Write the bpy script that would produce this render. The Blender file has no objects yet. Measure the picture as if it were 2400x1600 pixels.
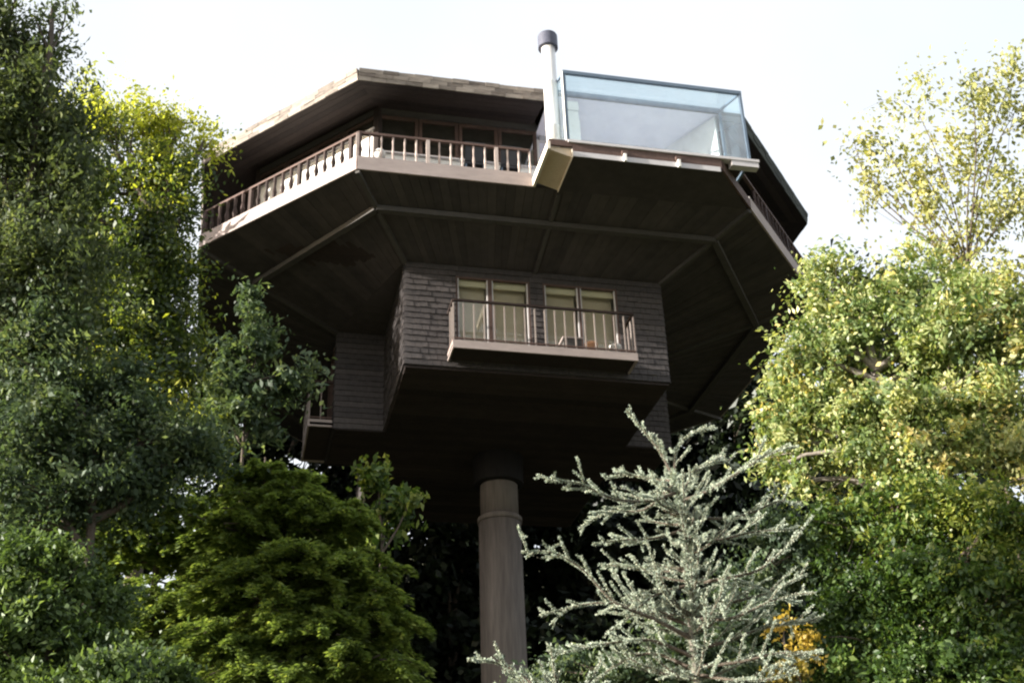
import bpy, math, random
import numpy as np
from mathutils import Vector, Matrix

# ------------------------------------------------------------------ camera, sky, sun, exposure
scene = bpy.context.scene
col = scene.collection
ZD = 19.0                                   # height of the deck underside above the ground

cam_data = bpy.data.cameras.new("camera")
cam_data.sensor_width = 36.0
cam_data.lens = 45.18
cam_data.clip_start = 0.1
cam_data.clip_end = 3000.0
cam = bpy.data.objects.new("camera", cam_data)
col.objects.link(cam)
_yaw, _pitch, _roll = math.radians(13.3233), math.radians(28.712), math.radians(-2.1683)
_f = Vector((math.sin(_yaw)*math.cos(_pitch), math.cos(_yaw)*math.cos(_pitch), math.sin(_pitch)))
_r0 = Vector((math.cos(_yaw), -math.sin(_yaw), 0)); _u0 = _r0.cross(_f)
_r = math.cos(_roll)*_r0 + math.sin(_roll)*_u0
_u = -math.sin(_roll)*_r0 + math.cos(_roll)*_u0
_m = Matrix.Identity(4)
for i in range(3):
    _m[i][0] = _r[i]; _m[i][1] = _u[i]; _m[i][2] = -_f[i]
_m.translation = (-6.8264, -30.9776, ZD-17.3128)
cam.matrix_world = _m
scene.camera = cam

SUN_EL = math.radians(14.5)
SUN_AZ = math.radians(-95.0)               # clockwise from +Y; the sun stands to the left of the view
to_sun = Vector((math.sin(SUN_AZ)*math.cos(SUN_EL), math.cos(SUN_AZ)*math.cos(SUN_EL), math.sin(SUN_EL)))
world = bpy.data.worlds.new("World")
scene.world = world
world.use_nodes = True
wn = world.node_tree
sky = wn.nodes.new("ShaderNodeTexSky")
sky.sky_type = 'NISHITA'
sky.sun_disc = False
sky.sun_elevation = SUN_EL
sky.sun_rotation = SUN_AZ
sky.air_density = 1.0
sky.dust_density = 4.5
sky.ozone_density = 1.0
bg = wn.nodes["Background"]
# a thin bright veil of high cloud over the whole sky, a little uneven
wtc = wn.nodes.new("ShaderNodeTexCoord"); wnz = wn.nodes.new("ShaderNodeTexNoise")
wnz.inputs['Scale'].default_value = 1.6; wnz.inputs['Detail'].default_value = 5
wn.links.new(wtc.outputs['Generated'], wnz.inputs[0])
wmr = wn.nodes.new("ShaderNodeMapRange"); wmr.inputs[1].default_value = 0.3; wmr.inputs[2].default_value = 0.7; wmr.inputs[3].default_value = 0.5; wmr.inputs[4].default_value = 0.8
wn.links.new(wnz.outputs[0], wmr.inputs[0])
wmx = wn.nodes.new("ShaderNodeMixRGB"); wmx.inputs[2].default_value = (3.6, 3.66, 3.7, 1)
wn.links.new(wmr.outputs[0], wmx.inputs[0]); wn.links.new(sky.outputs[0], wmx.inputs[1])
wn.links.new(wmx.outputs[0], bg.inputs[0])
bg.inputs[1].default_value = 0.12
sun_data = bpy.data.lights.new("sun", 'SUN')
sun_data.energy = 5.0
sun_data.angle = math.radians(0.53)
sun_data.color = (1.0, 0.94, 0.83)
sun = bpy.data.objects.new("sun", sun_data)
col.objects.link(sun)
sun.rotation_euler = to_sun.to_track_quat('Z', 'Y').to_euler()
scene.view_settings.view_transform = 'Standard'
scene.view_settings.look = 'None'
scene.view_settings.gamma = 1.0
scene.view_settings.use_curve_mapping = False
scene.view_settings.exposure = 1.6
scene.render.engine = 'CYCLES'
scene.cycles.max_bounces = 6
scene.cycles.transparent_max_bounces = 10
scene.cycles.filter_width = 2.2
scene.cycles.use_denoising = True

rng = np.random.default_rng(7)
random.seed(7)

# ------------------------------------------------------------------ helpers
def tag(o, label=None, cat=None, group=None, kind=None):
    if label: o['label'] = label
    if cat: o['category'] = cat
    if group: o['group'] = group
    if kind: o['kind'] = kind
    return o

def empty(name, loc=(0, 0, 0)):
    o = bpy.data.objects.new(name, None)
    o.location = loc
    o.empty_display_size = 0.3
    col.objects.link(o)
    return o

class MB:
    """collects boxes, beams, tubes; build() links them as ONE mesh object"""
    def __init__(self): self.v = []; self.f = []; self.mi = []; self.m = 0
    def face(self, pts):
        n = len(self.v); self.v += [tuple(p) for p in pts]; self.f.append(tuple(range(n, n+len(pts)))); self.mi.append(self.m)
    def raw(self, vs, fs):
        n = len(self.v); self.v += [tuple(p) for p in vs]
        for f in fs: self.f.append(tuple(i+n for i in f)); self.mi.append(self.m)
    def hexa(self, b, t):
        """b, t: four bottom points (ccw from above) and four top points"""
        self.raw(list(b)+list(t), [(3,2,1,0),(4,5,6,7),(0,1,5,4),(1,2,6,5),(2,3,7,6),(3,0,4,7)])
    def box(self, x0, x1, y0, y1, z0, z1):
        self.hexa([(x0,y0,z0),(x1,y0,z0),(x1,y1,z0),(x0,y1,z0)], [(x0,y0,z1),(x1,y0,z1),(x1,y1,z1),(x0,y1,z1)])
    def beam(self, p, q, w, h, up=(0, 0, 1)):
        p, q, up = Vector(p), Vector(q), Vector(up)
        d = (q-p).normalized(); s = d.cross(up).normalized()*w/2; u = s.cross(d).normalized()*h/2
        self.hexa([p-s-u, p+s-u, q+s-u, q-s-u], [p-s+u, p+s+u, q+s+u, q-s+u])
    def prism(self, poly, z0, z1):
        n = len(poly)
        vs = [(x, y, z0) for x, y in poly]+[(x, y, z1) for x, y in poly]
        fs = [tuple(range(n-1, -1, -1)), tuple(range(n, 2*n))]+[(i, (i+1) % n, n+(i+1) % n, n+i) for i in range(n)]
        self.raw(vs, fs)
    def lathe(self, prof, n=8, c=(0, 0, 0), cap=True):
        vs = [(c[0]+r*math.cos(2*math.pi*k/n), c[1]+r*math.sin(2*math.pi*k/n), c[2]+z) for r, z in prof for k in range(n)]
        fs = [(i*n+k, i*n+(k+1) % n, (i+1)*n+(k+1) % n, (i+1)*n+k) for i in range(len(prof)-1) for k in range(n)]
        if cap: fs += [tuple(range(n-1, -1, -1)), tuple(range((len(prof)-1)*n, len(prof)*n))]
        self.raw(vs, fs)
    def tube(self, pts, radii, n=5):
        pts = [Vector(p) for p in pts]
        ring = []
        for i, p in enumerate(pts):
            d = (pts[min(i+1, len(pts)-1)]-pts[max(i-1, 0)])
            if d.length < 1e-6: d = Vector((0, 0, 1))
            d.normalize()
            a = d.cross(Vector((0.31, 0.2, 0.93)))
            if a.length < 1e-3: a = d.cross(Vector((1, 0, 0)))
            a.normalize(); b = d.cross(a)
            ring.append([p+(a*math.cos(2*math.pi*k/n)+b*math.sin(2*math.pi*k/n))*radii[i] for k in range(n)])
        vs = [v for r in ring for v in r]
        fs = [(i*n+k, i*n+(k+1) % n, (i+1)*n+(k+1) % n, (i+1)*n+k) for i in range(len(pts)-1) for k in range(n)]
        self.raw(vs, fs)
    def mesh(self, name, mats, smooth=False):
        me = bpy.data.meshes.new(name)
        me.from_pydata(self.v, [], self.f)
        for m in (mats if isinstance(mats, (list, tuple)) else [mats]): me.materials.append(m)
        if any(self.mi): me.polygons.foreach_set('material_index', self.mi)
        if smooth: me.polygons.foreach_set('use_smooth', [True]*len(me.polygons))
        me.update()
        return me
    def build(self, name, mats, parent=None, smooth=False, loc=None):
        o = bpy.data.objects.new(name, self.mesh(name, mats, smooth))
        col.objects.link(o)
        if parent: o.parent = parent
        if loc: o.location = loc
        return o

def link(name, me, parent, loc=(0, 0, 0), rz=0.0):
    o = bpy.data.objects.new(name, me); col.objects.link(o)
    o.parent = parent; o.location = loc; o.rotation_euler = (0, 0, rz)
    return o

# ------------------------------------------------------------------ materials
def nodes(name):
    m = bpy.data.materials.new(name); m.use_nodes = True
    nt = m.node_tree; b = nt.nodes["Principled BSDF"]
    return m, nt, b

def wood(name, c0, c1, scale=(3, 3, 3), rough=0.75, bump=0.25, obj_var=0.0, grain=8.0):
    """two-colour weathered wood or paint with grain noise; obj_var varies board to board"""
    m, nt, b = nodes(name)
    N, L = nt.nodes.new, nt.links.new
    tc = N("ShaderNodeTexCoord"); mp = N("ShaderNodeMapping"); mp.inputs['Scale'].default_value = scale
    L(tc.outputs['Object'], mp.inputs[0])
    n1 = N("ShaderNodeTexNoise"); n1.inputs['Scale'].default_value = 1.3; n1.inputs['Detail'].default_value = 6; n1.inputs['Roughness'].default_value = 0.65
    n2 = N("ShaderNodeTexNoise"); n2.inputs['Scale'].default_value = grain; n2.inputs['Detail'].default_value = 4
    L(mp.outputs[0], n1.inputs[0]); L(mp.outputs[0], n2.inputs[0])
    mx = N("ShaderNodeMath"); mx.operation = 'MULTIPLY_ADD'; mx.inputs[1].default_value = 0.45
    L(n2.outputs[0], mx.inputs[0]); 
    hf = N("ShaderNodeMath"); hf.operation = 'MULTIPLY'; hf.inputs[1].default_value = 0.6; L(n1.outputs[0], hf.inputs[0]); L(hf.outputs[0], mx.inputs[2])
    fac = mx.outputs[0]
    if obj_var:
        oi = N("ShaderNodeObjectInfo"); ma = N("ShaderNodeMath"); ma.operation = 'MULTIPLY_ADD'; ma.inputs[1].default_value = obj_var
        L(oi.outputs['Random'], ma.inputs[0])
        sb = N("ShaderNodeMath"); sb.operation = 'SUBTRACT'; sb.inputs[1].default_value = obj_var/2; L(fac, sb.inputs[0]); L(sb.outputs[0], ma.inputs[2]); fac = ma.outputs[0]
    cr = N("ShaderNodeValToRGB"); cr.color_ramp.elements[0].position = 0.3; cr.color_ramp.elements[1].position = 0.75
    cr.color_ramp.elements[0].color = (*c0, 1); cr.color_ramp.elements[1].color = (*c1, 1)
    L(fac, cr.inputs[0]); L(cr.outputs[0], b.inputs['Base Color'])
    bp = N("ShaderNodeBump"); bp.inputs['Strength'].default_value = bump; bp.inputs['Distance'].default_value = 0.02
    L(fac, bp.inputs['Height']); L(bp.outputs[0], b.inputs['Normal'])
    b.inputs['Roughness'].default_value = rough
    b.inputs['Specular IOR Level'].default_value = 0.25
    return m

def glass(name, tint=(0.93, 0.97, 0.98), film=0.04, film_col=(0.75, 0.8, 0.85), boost=1.0):
    m = bpy.data.materials.new(name); m.use_nodes = True; nt = m.node_tree
    nt.nodes.remove(nt.nodes["Principled BSDF"]); out = nt.nodes["Material Output"]
    N, L = nt.nodes.new, nt.links.new
    tr = N("ShaderNodeBsdfTransparent"); tr.inputs[0].default_value = (*tint, 1)
    gl = N("ShaderNodeBsdfGlossy"); gl.inputs['Roughness'].default_value = 0.02
    df = N("ShaderNodeBsdfDiffuse"); df.inputs[0].default_value = (*film_col, 1)
    fr = N("ShaderNodeFresnel"); ge = N("ShaderNodeNewGeometry")
    io = N("ShaderNodeMath"); io.operation = 'MULTIPLY_ADD'; io.inputs[1].default_value = 1/1.5-1.5; io.inputs[2].default_value = 1.5
    L(ge.outputs['Backfacing'], io.inputs[0]); L(io.outputs[0], fr.inputs[0])
    fm = N("ShaderNodeMath"); fm.operation = 'MULTIPLY'; fm.inputs[1].default_value = boost; fm.use_clamp = True; L(fr.outputs[0], fm.inputs[0])
    tc = N("ShaderNodeTexCoord"); nz = N("ShaderNodeTexNoise"); nz.inputs['Scale'].default_value = 2.5; nz.inputs['Detail'].default_value = 5
    L(tc.outputs['Object'], nz.inputs[0])
    dm = N("ShaderNodeMath"); dm.operation = 'MULTIPLY'; dm.inputs[1].default_value = film*2; L(nz.outputs[0], dm.inputs[0])
    m1 = N("ShaderNodeMixShader"); L(dm.outputs[0], m1.inputs[0]); L(tr.outputs[0], m1.inputs[1]); L(df.outputs[0], m1.inputs[2])
    m2 = N("ShaderNodeMixShader"); L(fm.outputs[0], m2.inputs[0]); L(m1.outputs[0], m2.inputs[1]); L(gl.outputs[0], m2.inputs[2])
    L(m2.outputs[0], out.inputs[0])
    return m

def leafmat(name, stops, trans=0.35, gloss=0.06, tcol=None):
    """stops: colours picked by the per-leaf 'tint' value; leaves let light through"""
    m = bpy.data.materials.new(name); m.use_nodes = True; nt = m.node_tree
    nt.nodes.remove(nt.nodes["Principled BSDF"]); out = nt.nodes["Material Output"]
    N, L = nt.nodes.new, nt.links.new
    at = N("ShaderNodeAttribute"); at.attribute_name = "tint"
    cr = N("ShaderNodeValToRGB"); els = cr.color_ramp.elements
    for i, (p, c) in enumerate(stops):
        e = els[i] if i < 2 else els.new(p)
        e.position = p; e.color = (*c, 1)
    L(at.outputs['Fac'], cr.inputs[0])
    df = N("ShaderNodeBsdfDiffuse"); L(cr.outputs[0], df.inputs[0])
    tl = N("ShaderNodeBsdfTranslucent")
    mu = N("ShaderNodeMixRGB"); mu.blend_type = 'MULTIPLY'; mu.inputs[0].default_value = 1.0; mu.inputs[2].default_value = (*(tcol or (1.3, 1.3, 0.6)), 1)
    L(cr.outputs[0], mu.inputs[1]); L(mu.outputs[0], tl.inputs[0])
    gl = N("ShaderNodeBsdfGlossy"); gl.inputs['Roughness'].default_value = 0.45; gl.inputs[0].default_value = (0.9, 0.93, 0.95, 1)
    a = N("ShaderNodeMixShader"); a.inputs[0].default_value = trans; L(df.outputs[0], a.inputs[1]); L(tl.outputs[0], a.inputs[2])
    b = N("ShaderNodeMixShader"); b.inputs[0].default_value = gloss; L(a.outputs[0], b.inputs[1]); L(gl.outputs[0], b.inputs[2])
    L(b.outputs[0], out.inputs[0])
    return m

M = {}
M['dark_wood'] = wood('dark_stained_wood', (0.024, 0.019, 0.019), (0.05, 0.038, 0.036), (1.5, 1.5, 1.5), obj_var=0.4)
M['soffit'] = wood('dark_soffit_planks', (0.046, 0.041, 0.043), (0.090, 0.078, 0.078), (0.6, 0.6, 0.6), obj_var=0.25)
M['siding'] = wood('weathered_siding', (0.042, 0.039, 0.042), (0.110, 0.097, 0.098), (9, 9, 6), obj_var=0.25, bump=0.5, grain=6)
M['beam'] = wood('grey_beam', (0.062, 0.058, 0.057), (0.104, 0.096, 0.092), (1, 1, 4))
M['kerb'] = wood('pale_pink_painted_board', (0.30, 0.25, 0.24), (0.44, 0.37, 0.355), (0.8, 0.8, 3), bump=0.1, grain=5)
M['rail'] = wood('reddish_brown_rail', (0.072, 0.046, 0.040), (0.145, 0.095, 0.082), (3, 3, 3))
M['baluster'] = wood('pale_baluster_paint', (0.36, 0.29, 0.27), (0.52, 0.44, 0.41), (3, 3, 3), obj_var=0.5)
M['slim'] = wood('grey_brown_bar_paint', (0.22, 0.18, 0.17), (0.34, 0.29, 0.27), (3, 3, 3), obj_var=0.4)
M['dark_baluster'] = wood('brown_baluster', (0.030, 0.020, 0.018), (0.065, 0.042, 0.038), (3, 3, 3), obj_var=0.4)
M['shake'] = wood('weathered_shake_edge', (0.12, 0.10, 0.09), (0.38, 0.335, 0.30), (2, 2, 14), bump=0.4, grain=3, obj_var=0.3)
M['shade_shake'] = wood('shade_painted_shakes', (0.022, 0.026, 0.022), (0.06, 0.065, 0.055), (3, 3, 8), obj_var=0.3)  # shake colour with the shade of the right-hand eaves painted in
M['roof'] = wood('roof_shingles', (0.07, 0.06, 0.05), (0.16, 0.14, 0.12), (3, 3, 3))
M['white'] = wood('white_wall_paint', (0.74, 0.72, 0.70), (0.84, 0.82, 0.80), (1, 1, 1), bump=0.05)
M['cream'] = wood('cream_painted_board', (0.66, 0.58, 0.48), (0.8, 0.74, 0.66), (1, 1, 1), bump=0.05)
M['tan'] = wood('tan_board', (0.60, 0.47, 0.34), (0.74, 0.62, 0.48), (2, 2, 2), bump=0.1)
M['interior'] = wood('pale_interior_plaster', (0.78, 0.77, 0.86), (0.84, 0.83, 0.92), (1, 1, 1), bump=0.03)
M['beige'] = wood('beige_interior', (0.60, 0.53, 0.42), (0.70, 0.63, 0.51), (1, 1, 1), bump=0.03)
M['blind'] = wood('cream_roller_blind', (0.82, 0.78, 0.60), (0.88, 0.84, 0.68), (1, 1, 1), bump=0.03)
M['teal'] = wood('grey_teal_frame_metal', (0.10, 0.14, 0.20), (0.16, 0.21, 0.28), (2, 2, 2), rough=0.4, bump=0.05)
M['sill'] = wood('pale_grey_sill', (0.50, 0.48, 0.50), (0.62, 0.60, 0.62), (2, 2, 2), bump=0.05)
M['concrete'] = wood('concrete_column', (0.080, 0.068, 0.062), (0.19, 0.163, 0.148), (2.2, 2.2, 0.22), bump=0.3, grain=7)
M['bark'] = wood('brown_bark', (0.045, 0.034, 0.026), (0.12, 0.095, 0.075), (5, 5, 2), bump=0.8)
M['bark_grey'] = wood('grey_bark', (0.12, 0.10, 0.09), (0.28, 0.25, 0.22), (5, 5, 2), bump=0.8)
M['orange'] = wood('orange_terracotta', (0.62, 0.30, 0.16), (0.8, 0.5, 0.34), (3, 3, 3), bump=0.05)
M['black'] = wood('painted_shade_black', (0.008, 0.007, 0.008), (0.016, 0.014, 0.015), (3, 3, 3))  # near-black that stands for the shade at the column head
M['charcoal'] = wood('charcoal_fabric', (0.03, 0.032, 0.04), (0.06, 0.062, 0.07), (5, 5, 5), bump=0.1)
M['pane'] = glass('window_glass', (0.93, 0.93, 0.90), 0.03, (0.5, 0.48, 0.42), 1.0)
M['clear_pane'] = glass('sunroom_roof_glass', (0.93, 0.985, 1.0), 0.03, (0.76, 0.86, 1.0), 0.8)
M['bay_pane'] = glass('sunroom_glass', (0.93, 0.98, 1.0), 0.10, (0.80, 0.88, 1.0), 1.2)  # front glass mixes in a stronger pale bluish diffuse film
mt, nt, b = nodes('flue_steel'); b.inputs['Base Color'].default_value = (0.78, 0.77, 0.76, 1); b.inputs['Metallic'].default_value = 0.35; b.inputs['Roughness'].default_value = 0.42; M['steel'] = mt
M['cap'] = wood('blue_grey_cap_metal', (0.06, 0.065, 0.095), (0.11, 0.115, 0.155), (6, 6, 6), rough=0.45, bump=0.05)
# ground: mown grass and leaf litter
gm, nt, b = nodes('grass_and_litter')
tc = nt.nodes.new("ShaderNodeTexCoord"); nz = nt.nodes.new("ShaderNodeTexNoise"); nz.inputs['Scale'].default_value = 0.6; nz.inputs['Detail'].default_value = 10
cr = nt.nodes.new("ShaderNodeValToRGB"); cr.color_ramp.elements[0].color = (0.02, 0.028, 0.010, 1); cr.color_ramp.elements[1].color = (0.075, 0.07, 0.03, 1)
nt.links.new(tc.outputs['Object'], nz.inputs[0]); nt.links.new(nz.outputs[0], cr.inputs[0]); nt.links.new(cr.outputs[0], b.inputs['Base Color'])
b.inputs['Roughness'].default_value = 0.95
M['ground'] = gm

# ------------------------------------------------------------------ ground and the wooded hill behind
def ground_height(x, y):
    d = np.clip((y-11.0)/55.0, 0, 1); h = 36.0*d*d*(3-2*d)
    h *= .30+.70*np.clip((np.degrees(np.arctan2(x+6.8, np.maximum(y+31, 1)))-2.0)/4.0, 0, 1)
    side = np.clip((y+2.0)/30.0, 0, 1)
    h += 10.0*np.clip((-x-22.0)/30.0, 0, 1)*side  # unseen rise at the left back, added to shade what lies behind the house
    return h + 0.25*np.sin(x*0.21+1.3)*np.cos(y*0.17) * np.clip((np.hypot(x+6.8, y+31)-3)/10, 0, 1)
gx = np.concatenate([np.linspace(-900, -120, 10), np.linspace(-100, 100, 81), np.linspace(120, 900, 10)])
gy = np.concatenate([np.linspace(-700, -100, 8), np.linspace(-80, 120, 81), np.linspace(150, 900, 9)])
GX, GY = np.meshgrid(gx, gy, indexing='ij')
GZ = ground_height(GX, GY)
g = MB(); nx, ny = len(gx), len(gy)
g.v = [tuple(p) for p in np.stack([GX, GY, GZ], -1).reshape(-1, 3)]
g.f = [(i*ny+j, (i+1)*ny+j, (i+1)*ny+j+1, i*ny+j+1) for i in range(nx-1) for j in range(ny-1)]
g.mi = [0]*len(g.f)
tag(g.build('ground', M['ground'], smooth=True), kind='structure')

# ------------------------------------------------------------------ the house on its column
W, D, S, T = 4.674, 7.5, 8.088, 3.679       # deck octagon: half front, front depth, half width, half side
def octagon(w, d, s, t): return [(-w,-d),(w,-d),(s,-t),(s,t),(w,d),(-w,d),(-s,t),(-s,-t)]
def inset(poly, k):
    """moves every edge of a ccw polygon inwards by k (outwards when negative)"""
    n = len(poly); P = [Vector(p) for p in poly]; out = []
    for i in range(n):
        a, b_, c = P[i-1], P[i], P[(i+1) % n]
        d1 = (b_-a).normalized(); d2 = (c-b_).normalized()
        n1 = Vector((-d1.y, d1.x)); n2 = Vector((-d2.y, d2.x))
        q = b_+(n1+n2)*(k/(1+n1.dot(n2)))
        out.append((q.x, q.y))
    return out
deck = octagon(W, D, S, T)
eave = inset(deck, -0.1)
upper = inset(deck, 1.3)
house = tag(empty('tower_house', (0, 0, 0)), 'dark timber octagonal house raised on one thick concrete column', 'house')
house.location = (0, 0, ZD)

# column with its collar
c = MB(); c.lathe([(0.60, -19.0), (0.575, -9.0), (0.555, -5.35)], 40)
colm = c.build('column', M['concrete'], house, smooth=True)
c = MB(); c.lathe([(0.50, -5.2), (0.50, -3.6)], 40); c.build('column_head', M['concrete'], colm, smooth=True)
c = MB(); c.lathe([(0.56, -4.3), (0.66, -4.27), (0.68, -3.5)], 24); c.build('shade_sleeve', M['black'], colm)  # added sleeve; its colour paints the shade where the column meets the floor
c = MB(); c.lathe([(0.585, -5.35), (0.585, -5.22), (0.56, -5.2)], 40); c.build('collar', M['concrete'], colm, smooth=True)

# lower storey: a cross of four short wings
A, B, LX, LY, ZT, ZB = 3.221, 4.884, 4.496, 1.15, -0.628, -3.434
cross = [(-A,-B),(A,-B),(A,-LY),(LX,-LY),(LX,LY),(A,LY),(A,B),(-A,B),(-A,LY),(-LX,LY),(-LX,-LY),(-A,-LY)]
m = MB(); m.prism(inset(cross, 0.02), ZB-0.03, ZB+0.12)
fl = m.build('lower_floor', M['dark_wood'], house)
yy = -B+.02
while yy < B-.05:
    y2 = min(yy+.28, B-.02); xe = (LX if abs((yy+y2)/2) < LY else A)-.03; dz = random.uniform(-.006, .006)
    m = MB(); m.box(-xe, xe, yy+.006, y2-.006, ZB-.058+dz, ZB-.031); m.build('plank', M['dark_wood'], fl); yy = y2
def clad_wall(p, q, z0, z1, holes=(), course=0.155):
    """wall from p to q (outside to the right of p>q) with lapped siding boards; holes: (s0, s1, z0, z1) along the wall"""
    p, q = Vector((*p, 0)), Vector((*q, 0)); d = (q-p); Ln = d.length; d.normalize(); nrm = Vector((d.y, -d.x, 0))
    wb = MB()
    def patch(s0, s1, a, b2):
        if s1-s0 < 0.02 or b2-a < 0.01: return
        P = lambda s, z, o: p+d*s+nrm*o+Vector((0, 0, z))
        wb.hexa([P(s0,a,-0.12),P(s0,a,0),P(s1,a,0),P(s1,a,-0.12)][::-1], [P(s0,b2,-0.12),P(s0,b2,0),P(s1,b2,0),P(s1,b2,-0.12)][::-1])
    if holes:
        hz0, hz1 = holes[0][2], holes[0][3]
        patch(0, Ln, z0, hz0); patch(0, Ln, hz1, z1)
        e = 0
        for h in holes: patch(e, h[0], hz0, hz1); e = h[1]
        patch(e, Ln, hz0, hz1)
    else: patch(0, Ln, z0, z1)
    wall = wb.build('wall', M['siding'], house)
    z = z0
    while z < z1-0.01:
        zt = min(z+course, z1)
        spans = [(0.0, Ln)]
        for h in holes:
            if zt > h[2]+0.02 and z < h[3]-0.02:
                spans = [s for a, b2 in spans for s in ((a, min(b2, h[0])), (max(a, h[1]), b2)) if s[1]-s[0] > 0.03]
        for a, b2 in spans:
            j = random.uniform(-0.003, 0.003)
            P = lambda s, zz, o: p+d*s+nrm*o+Vector((0, 0, zz))
            mb = MB(); e = a
            while e < b2-.02:
                e2 = min(b2, e+random.uniform(.11, .27))
                if b2-e2 < .06: e2 = b2
                j = random.uniform(-0.006, 0.008); dz = random.uniform(-.006, .006)
                mb.hexa([P(e+.003,z+0.004+dz,0.003),P(e+.003,z+0.004+dz,0.034+j),P(e2-.003,z+0.004+dz,0.034+j),P(e2-.003,z+0.004+dz,0.003)][::-1],
                        [P(e+.003,zt,0.003),P(e+.003,zt,0.014+j*.5),P(e2-.003,zt,0.014+j*.5),P(e2-.003,zt,0.003)][::-1])
                e = e2
            mb.build('shingle_course', M['siding'], wall)
        z = zt
    return wall

HZ0, HZ1 = -3.0, -0.93
hol = [(A-1.99, A-0.16, HZ0, HZ1), (A+0.17, A+2.06, HZ0, HZ1)]
clad_wall((-A, -B), (A, -B), ZB, ZT, hol)
clad_wall((-A, -LY), (-A, -B), ZB, ZT); clad_wall((A, -B), (A, -LY), ZB, ZT)
clad_wall((-LX, -LY), (-A, -LY), ZB, ZT); clad_wall((A, -LY), (LX, -LY), ZB, ZT)
clad_wall((-LX, LY), (-LX, -LY), ZB, ZT, [(0.3, 2.0, HZ0, HZ1)]); clad_wall((LX, -LY), (LX, LY), ZB, ZT, [(0.3, 2.0, HZ0, HZ1)])
for a, b_ in (((A, LY), (A, B)), ((-A, B), (-A, LY)), ((LX, LY), (A, LY)), ((-A, LY), (-LX, LY)), ((A, B), (-A, B))):
    w_ = MB(); w_.beam((*a, (ZB+ZT)/2), (*b_, (ZB+ZT)/2), 0.12, ZT-ZB); w_.build('wall', M['siding'], house)
# rooms behind the lower windows
m = MB(); y1 = -1.4
m.face([(-A+.15,y1,ZB+.15),(A-.15,y1,ZB+.15),(A-.15,y1,ZT),(-A+.15,y1,ZT)])
m.face([(-A+.15,-B+.14,ZT-.02),(A-.15,-B+.14,ZT-.02),(A-.15,y1,ZT-.02),(-A+.15,y1,ZT-.02)])
m.face([(-A+.15,-B+.14,ZB+.15),(-A+.15,y1,ZB+.15),(-A+.15,y1,ZT),(-A+.15,-B+.14,ZT)])
m.face([(A-.15,-B+.14,ZB+.15),(A-.15,y1,ZB+.15),(A-.15,y1,ZT),(A-.15,-B+.14,ZT)])
m.face([(-A+.15,-B+.14,ZB+.15),(A-.15,-B+.14,ZB+.15),(A-.15,y1,ZB+.15),(-A+.15,y1,ZB+.15)])
m.build('room_lining', M['beige'], house)
def slider(x0, x1, split):
    """sliding glass door: frame > two panes with a cream blind rolled at the head of each"""
    f = MB(); y = -B+0.03; t = 0.05
    for xa in (x0, x1): f.box(xa-t/2, xa+t/2, y-0.04, y+0.04, HZ0, HZ1)
    f.box(x0+t/2, x1-t/2, y-0.04, y+0.04, HZ1-t, HZ1); f.box(x0+t/2, x1-t/2, y-0.04, y+0.04, HZ0, HZ0+t)
    f.box(split[0], split[1], y-0.035, y+0.035, HZ0+t, HZ1-t)
    w_ = f.build('window', M['rail'], house)
    for a, b_ in ((x0+t/2, split[0]), (split[1], x1-t/2)):
        q = MB(); q.box(a, b_, y-0.006, y+0.006, HZ0+t, HZ1-t); q.build('pane', M['pane'], w_)
        q = MB(); q.box(a, a+0.03, y-0.03, y+0.03, HZ0+t, HZ1-t); q.box(b_-0.03, b_, y-0.03, y+0.03, HZ0+t, HZ1-t); q.build('sash', M['sill'], w_)
        q = MB(); q.box(a+0.03, b_-0.03, y+0.08, y+0.13, HZ1-0.2, HZ1-0.02); q.build('blind', M['blind'], w_)
        q = MB(); q.box(a+0.03, b_-0.03, y+0.26, y+0.29, HZ0+0.05, HZ1-0.02); q.build('curtain', M['beige'], w_)
slider(-1.97, -0.18, (-1.2, -1.1)); slider(0.19, 2.04, (1.06, 1.12))
for s in (-1, 1):
    f = MB(); f.box(s*LX-0.04, s*LX+0.04, -0.85, 0.85, HZ0, HZ0+.06); f.box(s*LX-0.04, s*LX+0.04, -0.85, 0.85, HZ1-.06, HZ1)
    for yy in (-0.82, 0, 0.82): f.box(s*LX-0.035, s*LX+0.035, yy-.03, yy+.03, HZ0+.06, HZ1-.06)
    w_ = f.build('window', M['rail'], house)
    for ya, yb in ((-.79, -.03), (.03, .79)):
        q = MB(); q.box(s*LX-0.006, s*LX+0.006, ya, yb, HZ0+.06, HZ1-.06); q.build('pane', M['pane'], w_)

# balusters share a few meshes
def turned(h, f=1.0):
    b_ = MB(); b_.lathe([(0.024*f, 0), (0.024*f, 0.16*h), (0.034*f, 0.3*h), (0.017*f, 0.55*h), (0.024*f, 0.8*h), (0.024*f, h)], 6, cap=False); return b_
bal_pale = turned(0.66).mesh('pale_baluster', M['baluster']); bal_dark = turned(0.66, 1.75).mesh('brown_baluster', M['dark_baluster'])
sq = MB(); sq.box(-.016, .016, -.016, .016, 0, 0.98); bal_slim = sq.mesh('slim_baluster', M['slim'])
post_ = MB(); post_.box(-.042, .042, -.042, .042, 0, 0.70); post_me = post_.mesh('rail_post', M['baluster'])
post_d = MB(); post_d.box(-.042, .042, -.042, .042, 0, 0.70); post_dm = post_d.mesh('brown_rail_post', M['dark_baluster'])

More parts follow.
